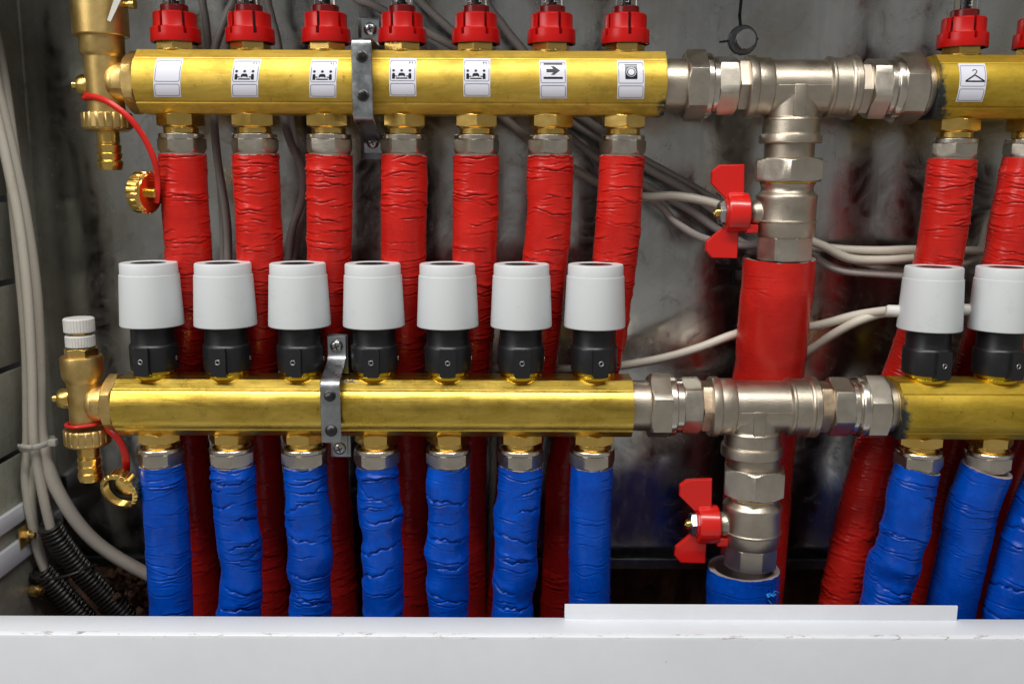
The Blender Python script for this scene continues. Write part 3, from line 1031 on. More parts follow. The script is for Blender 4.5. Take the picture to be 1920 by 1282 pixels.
def union(name, label, pxs, yc, Y, mirror, small=None):
    """pxs: picture x of nipple | nut | ring | hex | small hex | end along the axis"""
    X = [W(x, yc, Y - .012).x for x in pxs]
    z = W(pxs[2], yc, Y).z
    o = thing(name, label, 'pipe union', (X[0], Y, z), 'nickel pipe unions between the manifolds', rot=rot_to((1, 0, 0)))
    a = [(x - X[0]) * 1000 for x in X]
    def put(fn, nm, mat):
        mb = MB(); fn(mb); return mb.build(nm, mat, o)
    if not mirror:
        n0, n1, n2, n3, n4, n5 = a
        put(lambda m: m.lathe([(16.2, -6), (17.4, n0 + .5), (17.4, n1 - 2), (17.4, n1 + 4)], 48), 'nipple', M['nickel'])
        put(lambda m: (m.hexa(20.8, n1, n2, ch=23.4, rot=math.pi / 6 + .12, depth=2.4, ch1=False)), 'union_nut', M['nickel_nut'])
        rg = put(lambda m: m.lathe([(21, n2 - .3), (21.2, n2 + .6), (21.0, n2 + 3.4), (20.2, n2 + 4.4), (18, n2 + 4.5)], 64), 'nut_ring', M['chrome'])
        emboss(rg, 'EMMETI', 21.15, n2 + 2.0, 3.0, -math.pi * .60)
        put(lambda m: m.lathe([(18.6, n2 + 3), (18.6, n2 + 6), (18.6, n3 + .4)], 48), 'tail', M['chrome'])
        put(lambda m: m.hexa(17.6, n3, n4, ch=19.9, rot=.30, depth=1.6), 'tail_hex', M['nickel_nut'])
        put(lambda m: m.hexa(15.8, n4 - .2, n5 + 1, ch=17.9, rot=.05, depth=.8), 'small_hex', small or M['nipple'])
    else:
        n0, n1, n2, n3, n4, n5 = a                              # small hex | hex | ring | nut | nipple | end
        put(lambda m: m.hexa(15.8, n0 - 1, n1 + .2, ch=17.9, rot=.1, depth=.8), 'small_hex', small or M['nipple'])
        put(lambda m: m.hexa(18.0, n1, n2, ch=20.3, rot=.32, depth=1.6, ch1=False), 'tail_hex', M['nickel_nut'])
        put(lambda m: m.lathe([(18.4, n2 - .2), (19.2, n2 + .4), (19.2, n2 + 3), (18.4, n2 + 4.2), (18.2, n3)], 64), 'tail', M['chrome'])
        rg = put(lambda m: m.lathe([(18, n3 - 4.6), (20.2, n3 - 4.5), (21.0, n3 - 3.4), (21.2, n3 - .6), (21, n3 + .3)], 64), 'nut_ring', M['chrome'])
        emboss(rg, 'EMMETI', 21.15, n3 - 2.0, 3.0, -math.pi * .60)
        put(lambda m: m.hexa(20.8, n3, n4, ch=23.4, rot=math.pi / 6 + .2, depth=2.4, ch0=False), 'union_nut', M['nickel_nut'])
        put(lambda m: m.lathe([(17.4, n4 - 3), (17.4, n5 - 2.5), (16.8, n5 - 2.2), (16.8, n5 - 1.4), (17.6, n5 - 1.2), (17.6, n5 + 2.0), (16, n5 + 6)], 48), 'nipple', M['nickel'])
    return o


union('pipe_union', 'nickel union joining the upper left bar to the upper tee', (1255, 1286, 1325, 1346, 1386, 1408), 161, UPY, False)
union('pipe_union', 'nickel union joining the upper tee to the upper right bar', (1615, 1634, 1668, 1692, 1736, 1758), 167, UPY, True)
union('pipe_union', 'nickel union joining the lower left bar to the lower tee', (1192, 1219, 1258, 1281, 1318, 1338), 760, LOY, False, M['rusty'])
union('pipe_union', 'nickel union with rust stains joining the lower tee to the lower right bar', (1541, 1562, 1600, 1627, 1667, 1688), 762, LOY, True, M['rusty'])


def tee(label, xl, xc, xr, yc, Y, y_bead0, y_bead1):
    c = W(xc, yc, Y)
    o = thing('tee_fitting', label, 'tee fitting', c, 'nickel tees between the manifolds')
    L = (W(xl, yc, Y - .015).x - c.x) * 1000; Rr = (W(xr, yc, Y - .015).x - c.x) * 1000
    mt = rot_to((1, 0, 0))
    mb = MB()
    mb.lathe([(17.2, L), (20.0, L + .2), (20.7, L + .9), (20.7, L + 5.4), (20.1, L + 6.2), (19.5, L + 6.5), (19.5, L + 15.6), (18.9, L + 16.4), (18.0, L + 16.8),
              (18.0, Rr - 20.6), (19.2, Rr - 19.6), (20.2, Rr - 19.0), (20.2, Rr - 17.6), (19.4, Rr - 16.8), (19.4, Rr - 7.0), (20.6, Rr - 6.2), (20.9, Rr - 5.2), (20.2, Rr - 4.6), (20.9, Rr - 4.0), (20.9, Rr - .8), (20.2, Rr), (17, Rr + .2)], 64, mat=mt)
    b0 = -(c.z - W(xc, y_bead0, Y - .018).z) * 1000
    b1 = -(c.z - W(xc, y_bead1, Y - .018).z) * 1000
    # branch: downwards
    mb.lathe([(17, b1), (20.2, b1 + .2), (20.8, b1 + .9), (20.8, b0 - 1.2), (20.4, b0 - .2), (19.0, b0 + .4), (18.7, b0 + 8.8), (19.1, b0 + 9.2), (18.7, b0 + 10.4), (17.6, b0 + 11.2), (17.6, -2)], 64)
    mb.build('body', M['nickel'], o, sharp=40)
    mb = MB()                                                   # casting web across the front
    ys = -.0181
    mb.box((0, ys + .0033, -.0100), (.0082, .0074, .0215), bev=.0008)
    mb.box(((Rr + L) * .0005, ys + .0040, -.0004), ((Rr - L) * .001 - .037, .0080, .0012), bev=.0004)
    mb.build('casting_web', M['nickel'], o)
    return o, c, b1


tee_u, cu_, bu = tee('upper nickel tee fitting above the red butterfly valve', 1405, 1487, 1616, 164, UPY, 250, 268)
tee_l, cl_, bl = tee('lower nickel tee fitting in front of the thick red pipe', 1337, 1413, 1541, 762, LOY, 846, 868)


def ball_valve(label, x_of, Y, ys, hub, wing_u, wing_l, nut_r=21.4, small=1.0):
    """ys: picture y of nipple top, nut top, nut bottom, bulge top, ridge, hex top, hex bottom"""
    z = [W(x_of, y, Y - .019).z for y in ys]
    p = W(x_of, ys[3], Y)
    o = thing('ball_valve', label, 'valve', (p.x, Y, z[-1]), 'red handled ball valves')
    a = [(q - z[-1]) * 1000 for q in z]
    n0, n1, n2, n3, n4, n5, n6 = a
    s = small
    mb = MB(); mb.lathe([(16.6 * s, n1 - 2), (16.6 * s, n0 + 2)], 48); mb.build('nipple', M['nipple'], o)
    mb = MB(); mb.hexa(nut_r * s, n2, n1, ch=(nut_r + 3.0) * s, rot=.32, depth=2.2); mb.build('union_nut', M['nickel_nut'], o)
    mb = MB(); mb.lathe([(17.6 * s, n2 - 1.8), (18.6 * s, n2 - 1.2), (18.6 * s, n2 + .2)], 48); mb.build('seal_ring', M['brass'], o)
    mb = MB()
    mb.lathe([(17.2 * s, n5 - .5), (19.2 * s, n5 + .1), (19.4 * s, n5 + 1.0), (20.0 * s, n5 + 2), (20.2 * s, n4 - .8), (20.9 * s, n4 - .3), (20.9 * s, n4 + .3), (20.2 * s, n4 + .9), (20.0 * s, n4 + 2.4),
              (20.2 * s, n3 - 3), (20.7 * s, n3 - .6), (20.3 * s, n3 + .4), (18.6 * s, n3 + 1.8), (17.4 * s, n3 + 3.6), (17.6 * s, n2 - 2.6), (18.4 * s, n2 - 1.4)], 64)
    hx = W(hub[0], hub[1], Y)
    mt = Matrix.Translation((0, 0, hx.z - z[-1])) @ rot_to((-1, 0, 0))
    mb.lathe([(9.0, 10), (9.0, 20), (8.2, 23), (6.6, 25)], 40, mat=mt)
    mb.build('body', M['nickel'], o, sharp=40)
    mb = MB(); mb.hexa(17.9 * s, n6, n5 + .4, n=8, ch=19.3 * s, rot=.2, depth=.8); mb.build('end_hex', M['nickel_nut'], o)
    # handle
    hp = hx - p
    hl = Vector((hx.x - p.x, 0, hx.z - z[-1]))
    h = MB()
    mt = Matrix.Translation(hl) @ rot_to((-1, 0, 0))
    h.lathe([(9, -7.2), (13.0, -7.2), (13.6, -6.4), (13.6, 5.4), (12.8, 7.0), (11.2, 7.6), (6, 7.7)], 48, mat=mt)
    h.lathe([(9.6, 7.4), (9.6, 8.3), (8.9, 8.6), (8.0, 8.6), (7.6, 7.4)], 40, mat=mt)
    h.box((hl.x + .0095, 0, hl.z - .0105), (.008, .018, .006), bev=.001)
    for poly in (wing_u, wing_l):
        P = []
        for x, y in poly:
            w = W(x, y, Y - .0022)
            P.append((w.x - p.x, w.z - z[-1]))
        cx = sum(q[0] for q in P) / len(P); cz = sum(q[1] for q in P) / len(P)
        ins = [(cx + (x - cx) * .955, cz + (z_ - cz) * .955) for x, z_ in P]
        n = len(P)
        rings = [[(x, -.0022, z_) for x, z_ in ins], [(x, -.0014, z_) for x, z_ in P], [(x, .0014, z_) for x, z_ in P], [(x, .0022, z_) for x, z_ in ins]]
        h.grid_rings(rings)
    hd = h.build('handle', M['red_paint'], o, sharp=36)
    mb = MB(); mt = Matrix.Translation(hl) @ rot_to((-1, 0, 0))
    mb.hexa(7.2, 7.4, 12.4, rot=.2, depth=.9, mat=mt); mb.build('handle_nut', M['steel'], hd)
    mb = MB(); mb.lathe([(3.2, 7), (3.2, 14.6), (2.6, 15.4), (1.2, 15.4), (1.0, 14.8)], 24, mat=mt); mb.build('stem', M['brass'], hd)
    return o


ball_valve('upper ball valve with red butterfly handle above the thick red pipe', 1475, UPY, (268, 295, 341, 368, 417, 447, 492), (1381, 399),
           [(1349, 309), (1397, 308), (1396, 378), (1362, 375), (1334, 345), (1335, 321)],
           [(1354, 428), (1386, 432), (1383, 485), (1335, 484), (1323, 470), (1324, 453)])
ball_valve('lower ball valve with red butterfly handle above the thick blue pipe', 1410, LOY, (868, 888, 943, 962, 1011, 1038, 1078), (1326, 982),
           [(1288, 900), (1336, 898), (1335, 962), (1302, 958), (1274, 930), (1275, 910)],
           [(1296, 1002), (1326, 1008), (1323, 1056), (1276, 1055), (1265, 1042), (1267, 1026)], nut_r=20.2, small=.985)


# ------------------------------------------------------------------ wrapped pipes
def crinkle(ths, ss, r, rg, style):
    """radial displacement (m) over (along, round)"""
    N, Mn = len(ss), len(ths)
    D = np.zeros((N, Mn))
    L = ss[-1]
    T = ths[None, :]; S = ss[:, None]
    def wrap(a): return (a + np.pi) % (2 * np.pi) - np.pi
    dens, amp, lump, wid = dict(blue_even=(3.0, 1.3, .6, (.3, 1.3)), red=(1.9, 1.45, .5, (.3, 1.0)), blue=(5.5, 1.7, 2.3, (.4, 1.4)), blue_calm=(4.6, 1.1, .5, (.3, 1.2)),
                                big=(7.0, .5, 1.0, (.2, .8)), calm=(6.5, .6, .4, (.4, 1.2)))[style]
    for k in range(int(L * 1000 / 6)):
        t0, s0 = rg.uniform(-np.pi, np.pi), rg.uniform(0, L)
        a = rg.uniform(-1, 1) * lump * .001
        sw = rg.uniform(.006, .012)
        m = np.abs(ss - s0) < 3 * sw
        D[m] += a * np.exp(-(wrap(T - t0) / .8) ** 2) * np.exp(-((S[m] - s0) / sw) ** 2)
    D[ss < .012] *= (ss[ss < .012] / .012)[:, None]
    n = int(L * 1000 / dens * 2.2)
    for k in range(n):
        t0, s0 = rg.uniform(-np.pi, np.pi), rg.uniform(-.002, L)
        if style == 'big' and s0 > .03 and rg.random() < .75: continue
        w = rg.uniform(*wid) * (1.0 if rg.random() < .8 else 1.6)
        A = amp * rg.uniform(.2, 1.0) ** 1.5 * .001
        sl = rg.normal() * .09
        f1, p1, a1 = rg.uniform(2, 5), rg.uniform(0, 6.28), rg.uniform(.0003, .0011)
        f2, p2, a2 = rg.uniform(6, 13), rg.uniform(0, 6.28), rg.uniform(.0001, .0004)
        dt = wrap(ths - t0)
        env = np.clip(1 - (dt / w) ** 2, 0, None) ** .8
        path = s0 + sl * dt * r + a1 * np.sin(f1 * dt + p1) + a2 * np.sin(f2 * dt + p2)
        m = np.abs(ss - s0) < .009
        d = S[m] - path[None, :]
        sg = rg.uniform(.00036, .00055)
        up = np.where(d < 0, np.exp(-(d / .0026) ** 2), np.exp(-(d / .0012) ** 2))
        D[m] += env * A * (.55 * up - 1.35 * np.exp(-(d / sg) ** 2))
    if style == 'blue':                                         # a few deep folds where the foam is kinked
        s0 = rg.uniform(.008, .022)
        while s0 < L:
            t0 = rg.uniform(-1.7, 1.7); w = rg.uniform(.9, 2.0); A = rg.uniform(.9, 2.3) * .001
            dt = wrap(ths - t0)
            env = np.clip(1 - (dt / w) ** 2, 0, None) ** .8
            f_ = rg.uniform(2.5, 5)
            pth = s0 + rg.normal() * .24 * dt * r + .0010 * np.sin(f_ * dt + rg.uniform(0, 6)) + .0006 * np.sin(2.7 * f_ * dt) + .00025 * np.sin(17 * dt)
            d = S - pth[None, :]
            b1, b2 = rg.uniform(.2, .7), rg.uniform(.1, .5)
            D += env * A * (b1 * np.exp(-((d + .0030) / .0030) ** 2) + b2 * np.exp(-((d - .0035) / .0045) ** 2) - 1.35 * np.where(d < 0, np.exp(-(d / .00035) ** 2), np.exp(-(d / .00085) ** 2)))
            s0 += rg.uniform(.008, .030)
    return np.clip(D, -.0038, .0038)


def wrapped_pipe(name, label, group, ctrl, r, mat, seed, style, fine_len, loose_top=.0008, core=True, bottom_r=None):
    P = smooth_path(ctrl, .002)
    P = np.array([tuple(p) for p in P])
    seg = np.linalg.norm(np.diff(P, axis=0), axis=1)
    cum = np.concatenate([[0], np.cumsum(seg)])
    L = cum[-1]
    fl = min(fine_len, L)
    ss = np.concatenate([np.arange(0, fl, .0005), np.arange(fl, L, .0011)]) if fl < L else np.arange(0, L, .0005)
    Mn = 88
    ths = np.linspace(-np.pi, np.pi, Mn + 1)
    C = np.stack([np.interp(ss, cum, P[:, i]) for i in range(3)], 1)
    Tn = np.gradient(C, ss, axis=0)
    kk = 9
    ker = np.ones(kk) / kk
    Tn = np.stack([np.convolve(np.pad(Tn[:, i], kk // 2, mode='edge'), ker, 'valid') for i in range(3)], 1)
    Tn /= np.linalg.norm(Tn, axis=1)[:, None]
    f = np.array([0, -1.0, 0])
    n = f - Tn * (Tn @ f)[:, None]; n /= np.linalg.norm(n, axis=1)[:, None]
    b = np.cross(Tn, n)
    rg = np.random.default_rng(seed)
    D = crinkle(ths[:-1], ss, r, rg, style)
    D = np.concatenate([D, D[:, :1]], 1)
    rr = r + D
    # frayed upper edge
    ph = rg.uniform(0, 6.28, 4)
    fray = sum(np.sin(ths * k + q) / (k ** .6) for k, q in zip((2, 5, 9, 17), ph)) * loose_top * .55
    fray += rg.normal(size=Mn + 1) * loose_top * .25; fray[-1] = fray[0]
    fade = np.clip(1 - ss / .006, 0, 1)[:, None] ** 1.5
    pos = C[:, None, :] + rr[..., None] * (np.cos(ths)[None, :, None] * n[:, None, :] + np.sin(ths)[None, :, None] * b[:, None, :])
    pos += (fray[None, :] * fade)[..., None] * -Tn[:, None, :]
    o = thing(name, label, 'pipe', tuple(C[0]), group)
    pos = pos - C[0]
    N = len(ss)
    me = bpy.data.meshes.new('film_sleeve')
    K = Mn + 1
    me.vertices.add(N * K); me.vertices.foreach_set('co', pos.reshape(-1).astype(np.float32))
    i, j = np.meshgrid(np.arange(N - 1), np.arange(Mn), indexing='ij')
    a = (i * K + j).ravel()
    quads = np.stack([a, a + 1, a + K + 1, a + K], 1)
    nq = len(quads)
    me.loops.add(nq * 4); me.loops.foreach_set('vertex_index', quads.ravel().astype(np.int32))
    me.polygons.add(nq); me.polygons.foreach_set('loop_start', np.arange(0, nq * 4, 4, dtype=np.int32))
    me.polygons.foreach_set('use_smooth', np.ones(nq, dtype=bool))
    uv = np.stack(np.broadcast_arrays(ths[None, :] * r * 100, ss[:, None] * 100), -1).reshape(-1, 2)
    ul = me.uv_layers.new(name='UVMap')
    ul.data.foreach_set('uv', uv[quads.ravel()].astype(np.float32).ravel())
    me.update(); me.validate()
    me.materials.append(mat)
    so = bpy.data.objects.new('film_sleeve', me); COL.objects.link(so); so.parent = o
    if core:
        mb = MB()
        T0 = Vector(Tn[0]); mt = rot_to(T0)
        rm = r * 1000
        if rm > 20: mb.lathe([(rm - .2, 1.0), (rm - .5, .5), (rm - 4.6, .7), (rm - 5.2, 1.6), (rm - 5.6, 42)], 48, mat=mt, cap0=False, cap1=False)
        else: mb.lathe([(rm - .25, .6), (rm - .5, .1), (rm - 3, .0), (8.2, .4), (8.2, 9)], 48, mat=mt, cap0=False, cap1=False)
        mb.build('foam_core', M['foam'], o, sharp=60)
    return o


def path(rows): return [W(x, y, Y) for x, y, Y in rows]


unb = UPZ - UPH - .0128 - .0135
def red_ctrl(i, rows):
    return [Vector((upX[i], UPY, unb - (.0014 if i > 6 else 0)))] + path(rows)


RED = [
    [(348, 400, .001), (354, 480, .004), (352, 600, .012), (344, 700, .020), (352, 850, .026), (366, 1000, .030), (376, 1150, .033), (380, 1240, .034)],
    [(484, 400, .001), (487, 480, .004), (486, 600, .012), (480, 700, .020), (488, 850, .026), (497, 1000, .030), (505, 1150, .033), (508, 1240, .034)],
    [(618, 400, .001), (617, 480, .004), (616, 600, .012), (612, 700, .020), (615, 870, .026), (624, 1000, .030), (633, 1150, .033), (636, 1240, .034)],
    [(757, 400, .001), (757, 480, .004), (757, 600, .012), (757, 700, .020), (762, 850, .026), (764, 1000, .030), (766, 1150, .033), (766, 1240, .034)],
    [(892, 400, .001), (890, 480, .004), (886, 600, .012), (881, 700, .020), (874, 850, .026), (873, 1000, .030), (873, 1150, .033), (873, 1240, .034)],
    [(1030, 400, .001), (1023, 480, .004), (1012, 600, .012), (1002, 700, .020), (976, 850, .026), (962, 1000, .030), (950, 1150, .033), (946, 1240, .034)],
    [(1160, 400, .001), (1153, 480, .004), (1138, 600, .012), (1118, 700, .020), (1068, 850, .026), (1058, 1000, .030), (1050, 1150, .033), (1048, 1240, .034)],
    [(1773, 400, .001), (1760, 480, .004), (1732, 600, .010), (1699, 700, .016), (1648, 830, .022), (1607, 980, .024), (1575, 1131, .024), (1560, 1240, .024)],
    [(1905, 400, .001), (1890, 480, .004), (1860, 600, .010), (1830, 700, .018), (1790, 830, .026), (1755, 980, .031), (1725, 1131, .034), (1710, 1240, .034)],
]
RDL = ['red film wrapped pipe ' + COLN[i] for i in range(9)]
for i in range(9):
    rt = W(nut_px[i], 292, UPY)
    wrapped_pipe('insulated_pipe', RDL[i], 'red wrapped pipes', red_ctrl(i, RED[i]), .01555 if i != 6 else .0153, M['red_film'], 100 + i,
                 'red' if i < 7 else 'red', .150 if i < 7 else .26, loose_top=(.0006, .0012, .0012, .0006, .0006, .0009, .0004, .0003, .0003)[i])
wrapped_pipe('insulated_pipe', 'dark red pipe deep between the blue pipes at the right picture edge', 'red wrapped pipes',
             [Vector((upX9, UPY, unb - .0014))] + path([(2046, 400, .002), (2030, 480, .005), (1996, 620, .012), (1948, 740, .022), (1900, 850, .030), (1870, 980, .034), (1838, 1140, .036), (1825, 1240, .036)]), .0155, M['red_film'], 140, 'calm', .02)

lnb = LOZ - LOH - .0108 - .0128
BLUE = [
    [(312, 960, LOY), (316, 1040, LOY), (321, 1150, LOY), (323, 1250, LOY)],
    [(441, 950, LOY), (449, 1040, LOY + .001), (450, 1150, LOY), (452, 1250, LOY)],
    [(577, 960, LOY), (580, 1040, LOY), (582, 1150, LOY), (583, 1250, LOY)],
    [(712, 950, LOY), (716, 1020, LOY), (719, 1150, LOY), (719, 1250, LOY)],
    [(842, 960, LOY), (841, 1040, LOY), (839, 1150, LOY), (838, 1250, LOY)],
    [(972, 950, LOY), (968, 1010, LOY), (960, 1150, LOY), (957, 1250, LOY)],
    [(1107, 960, LOY), (1106, 1040, LOY), (1105, 1150, LOY), (1104, 1250, LOY)],
    [(1699, 950, LOY), (1690, 1010, LOY), (1660, 1131, LOY), (1648, 1250, LOY)],
    [(1822, 950, LOY + .004), (1811, 1010, LOY + .006), (1782, 1140, LOY + .010), (1768, 1250, LOY + .012)],
]
BLL = ['blue film wrapped pipe, ' + s for s in
       ['leftmost, evenly wrinkled', 'second from left, bulging to the right', 'third from left, below the lower steel strap', 'fourth from left, kinked and dusty on its right flank',
        'fifth from left, deeply creased halfway', 'sixth from left, with frayed dusty top', 'seventh from left, straight and smooth', 'slanting, first right of the thick blue pipe',
        'slanting and smooth, second right of the thick blue pipe']]
for i in range(9):
    st = 'blue_even' if i == 0 else 'blue' if i in (1, 2, 3, 4, 5) else ('blue_calm' if i != 7 else 'blue')
    top = Vector((loX[i], LOY, lnb - (.0008 if i > 6 else 0)))
    wrapped_pipe('insulated_pipe', BLL[i], 'blue wrapped pipes', [top] + path(BLUE[i]), (.0151, .0149, .0147, .0145, .0145, .0150, .0147, .0154, .0170)[i], M['blue_film'], 200 + i, st, .2,
                 loose_top=(.0005, .0006, .0004, .0003, .0002, .0014, .0006, .0003, .0004)[i])
wrapped_pipe('insulated_pipe', 'blue film wrapped pipe slanting in at the right picture edge', 'blue wrapped pipes',
             [Vector((loX9, LOY, lnb - .0008))] + path([(1960, 920, LOY), (1935, 980, LOY), (1895, 1140, LOY), (1875, 1250, LOY)]), .0165, M['blue_film'], 230, 'blue', .2)

# thick pipes
o = wrapped_pipe('insulated_pipe', 'thick red insulated pipe below the upper red handled valve', 'thick insulated pipes',
                 path([(1461, 482, UPY + .0040), (1457, 540, UPY + .006), (1449, 620, UPY + .012), (1438, 710, UPY + .022), (1427, 820, UPY + .028), (1416, 980, UPY + .032), (1405, 1140, UPY + .034), (1400, 1240, .034)]),
                 .0249, M['red_film'], 301, 'big', .2, loose_top=.0006)
o = wrapped_pipe('insulated_pipe', 'thick blue insulated pipe below the lower red handled valve', 'thick insulated pipes',
                 path([(1394, 1062, LOY + .0045), (1392, 1110, LOY + .0045), (1390, 1160, LOY + .0045), (1386, 1250, LOY + .0045)]), .0254, M['blue_film'], 302, 'big', .2, loose_top=.0008)
p = W(1440, 1108, LOY)
mb = MB()
rg = np.random.default_rng(8)
base = Vector(o.location)
for k in range(16):                                            # torn flap
    a = rg.uniform(-1, 1) * .13 + .62
    rr = .0255
    c = Vector((p.x - .0015, LOY, p.z)) - base
    q = Vector((math.sin(a) * rr * 1.0, -math.cos(a) * rr, 0)) + Vector((W(1391, 1108, LOY).x, LOY + .0040, p.z + .0062 + rg.uniform(-.004, .004))) - base
    u = Vector((rg.uniform(-1, 1), -.5 - rg.random(), rg.uniform(-1, 1))).normalized() * rg.uniform(.002, .0045)
    v = Vector((rg.uniform(-1, 1), rg.uniform(-.3, .3), rg.uniform(-1, 1))).normalized() * rg.uniform(.002, .004)
    mb.add([q, q + v, q + v + u, q + u * .8], [(0, 1, 2, 3)])
mb.build('torn_flap', M['torn'], o)


# ------------------------------------------------------------------ steel straps
def fillet(pts, r=.004, n=5):
    out = [pts[0]]
    for a, b, c in zip(pts[:-2], pts[1:-1], pts[2:]):
        a, b, c = Vector(a), Vector(b), Vector(c)
        u, v = (a - b), (c - b)
        d = min(r, u.length * .48, v.length * .48)
        p0, p1 = b + u.normalized() * d, b + v.normalized() * d
        for k in range(n + 1):
            t = k / n
            out.append(tuple(p0 * (1 - t) ** 2 + b * 2 * t * (1 - t) + p1 * t * t))
    out.append(pts[-1])
    return out


def sheet(mb, pts, xs, th):
    """bent sheet: path of (y, z); xs = (x0, x1); th = thickness"""
    P = [Vector((0, y, z)) for y, z in pts]
    rings = []
    for i, p in enumerate(P):
        t = (P[min(i + 1, len(P) - 1)] - P[max(i - 1, 0)]).normalized()
        n = Vector((0, t.z, -t.y)) * th / 2
        b = th * .3
        rings.append([(xs[0] + b, *(p + n)[1:]), (xs[1] - b, *(p + n)[1:]), (xs[1], *(p + n * .4)[1:]), (xs[1], *(p - n * .4)[1:]), (xs[1] - b, *(p - n)[1:]), (xs[0] + b, *(p - n)[1:]),
                      (xs[0], *(p - n * .4)[1:]), (xs[0], *(p + n * .4)[1:])])
    mb.grid_rings(rings)


def screw(parent, p, r=4.4):
    mt = Matrix.Translation(Vector(p) - parent.location) @ rot_to((0, -1, -.06))
    mb = MB()
    mb.lathe([(r, -1.5), (r, .4), (r * .88, 1.4), (r * .62, 2.1), (r * .3, 2.4)], 32, mat=mt)
    s = mb.build('screw', M['steel'], parent)
    mb = MB()
    for a in (.35, .35 + math.pi / 2):
        mb.box((0, 0, .00235), (r * .0010, .0009, .0005), mt @ Matrix.Rotation(a, 4, 'Z'))
    mb.build('cross_recess_shade', M['dark_steel'], s)  # dark bars on the head stand in for shade in an uncut recess


def stud(parent, p, tip):
    mt = Matrix.Translation(Vector(p) - parent.location) @ rot_to((0, -1, .12))
    mb = MB()
    if tip: mb.lathe([(4.0, -.5), (4.0, .3), (2.9, .8), (2.6, 4.2), (1.9, 7.2), (.9, 7.8)], 24, mat=mt)
    else: mb.lathe([(4.1, -.5), (4.1, .3), (3.3, 1.4), (1.5, 2.3)], 28, mat=mt)
    mb.build('stud', M['dark_steel'], parent)


# upper
sxc = W(679, 140, UPY - .027).x
hw = .0066
st = thing('strap_bracket', 'bent zinc steel strap clamping the upper brass bar between table stickers', 'bracket', (sxc, UPY, UPZ), 'zinc steel strap brackets')
def L(py, Y, px=685): return W(px, py, Y).z - st.location.z
FYU = -.0272
pts = [(.014, L(38, .014)), (.014, UPH + .0042), (FYU, UPH + .0050), (FYU, -UPH - .0020), (FYU + .004, -UPH - .0050), (.006, -UPH - .0120), (.0145, -UPH - .0185), (.0145, L(287, .014))]
mb = MB(); sheet(mb, fillet(pts, .0045), (-hw, hw), .0017); mb.build('strap', M['zinc'], st)
for a, b in ((34, 92), (228, 300)):
    mb = MB(); za, zc = L(a, .017), L(b, .017)
    mb.box((.0004, .018, (za + zc) / 2), (.0185, .004, za - zc), bev=.0008); mb.build('base_plate', M['dark_zinc'], st)
mb = MB()
za, zc = L(296, .03), L(470, .03)
mb.box((.0055, .026, (L(288, .02) + za) / 2 + .001), (.016, .016, .003), bev=.0005)
mb.box((.0080, .035, (za + zc) / 2), (.0125, .003, za - zc), bev=.0005)
mb.build('mounting_rail', M['dark_zinc'], st)
screw(st, (sxc, .0125, W(689, 55, .0125).z)); screw(st, (sxc, .013, W(693, 267, .013).z))
stud(st, (sxc + .0002, FYU - .0008, W(676, 106, FYU).z), True); stud(st, (sxc + .0004, FYU - .0008, W(677, 179, FYU).z), True)
# lower
sxc = W(620, 770, LOY - .027).x
st = thing('strap_bracket', 'bent zinc steel strap clamping the lower brass bar between two actuators', 'bracket', (sxc, LOY, LOZ), 'zinc steel strap brackets')
FYL = -.0272
TB = .001
def L(py, Y, px=640): return W(px, py, Y).z - st.location.z
pts = [(TB, L(630, LOY + TB)), (TB, L(668, LOY + TB)), (TB - .006, L(684, LOY - .004)), (FYL + .003, LOH + .0022), (FYL, LOH - .001), (FYL, L(829, LOY + FYL, 620))]
mb = MB(); sheet(mb, fillet(pts, .006), (-hw, hw), .0017); mb.build('strap', M['zinc'], st)
for a, b in ((626, 700), (815, 856)):
    mb = MB(); za, zc = L(a, LOY + .003), L(b, LOY + .003)
    mb.box((.0004, TB + .0030, (za + zc) / 2), (.0142, .0035, za - zc), bev=.0008); mb.build('base_plate', M['zinc'] if a > 700 else M['dark_zinc'], st)
mb = MB(); za, zc = L(816, LOY), L(853, LOY)
mb.box((.0002, TB - .0002, (za + zc) / 2), (.011, .0016, za - zc), bev=.0006); mb.build('lower_tab', M['zinc'], st)
screw(st, (sxc, LOY + TB - .001, W(634, 649, LOY).z)); screw(st, (sxc + .0002, LOY + TB - .0012, W(645, 840, LOY).z))
stud(st, (sxc, LOY + FYL - .0008, W(620, 741, LOY + FYL).z), True); stud(st, (sxc + .0002, LOY + FYL - .0008, W(621, 806, LOY + FYL).z), False)
# crumbs of dried plaster on the lower bar next to the strap
mb = MB()
for k in range(26):
    cx, cy = (648, 716) if k < 9 else (668, 719)
    q = W(cx + rg.normal() * 3.2, cy + rg.normal() * 2.0, LOY - .0125)
    bm = bmesh.new(); bmesh.ops.create_icosphere(bm, subdivisions=1, radius=.0004 + .0007 * rg.random())
    bm.verts.index_update()
    mb.add([v.co + q for v in bm.verts], [tuple(v.index for v in f.verts) for f in bm.faces]); bm.free()
tag(mb.build('plaster_crumbs', M['foam'], sharp=60), 'pale pink plaster crumbs stuck to the lower bar beside the strap', 'crumbs', kind='stuff')


# ------------------------------------------------------------------ drain valves at the left ends
def knurled(mb, r, h0, h1, n, mat=None, depth=.7, flat=.55):
    segs = n * 6
    def rad(j, k): return r - (depth if (j % 6) == 0 else 0) * k
    rows = [(h0, -.8, .4), (h0 + .7, 0, 1), (h1 - .7, 0, 1), (h1, -.8, .4)]
    mb.grid_rings([[((rad(j, k) + dr) * .001 * math.cos(2 * math.pi * j / segs), (rad(j, k) + dr) * .001 * math.sin(2 * math.pi * j / segs), h * .001) for j in range(segs)] for h, dr, k in rows], mat)


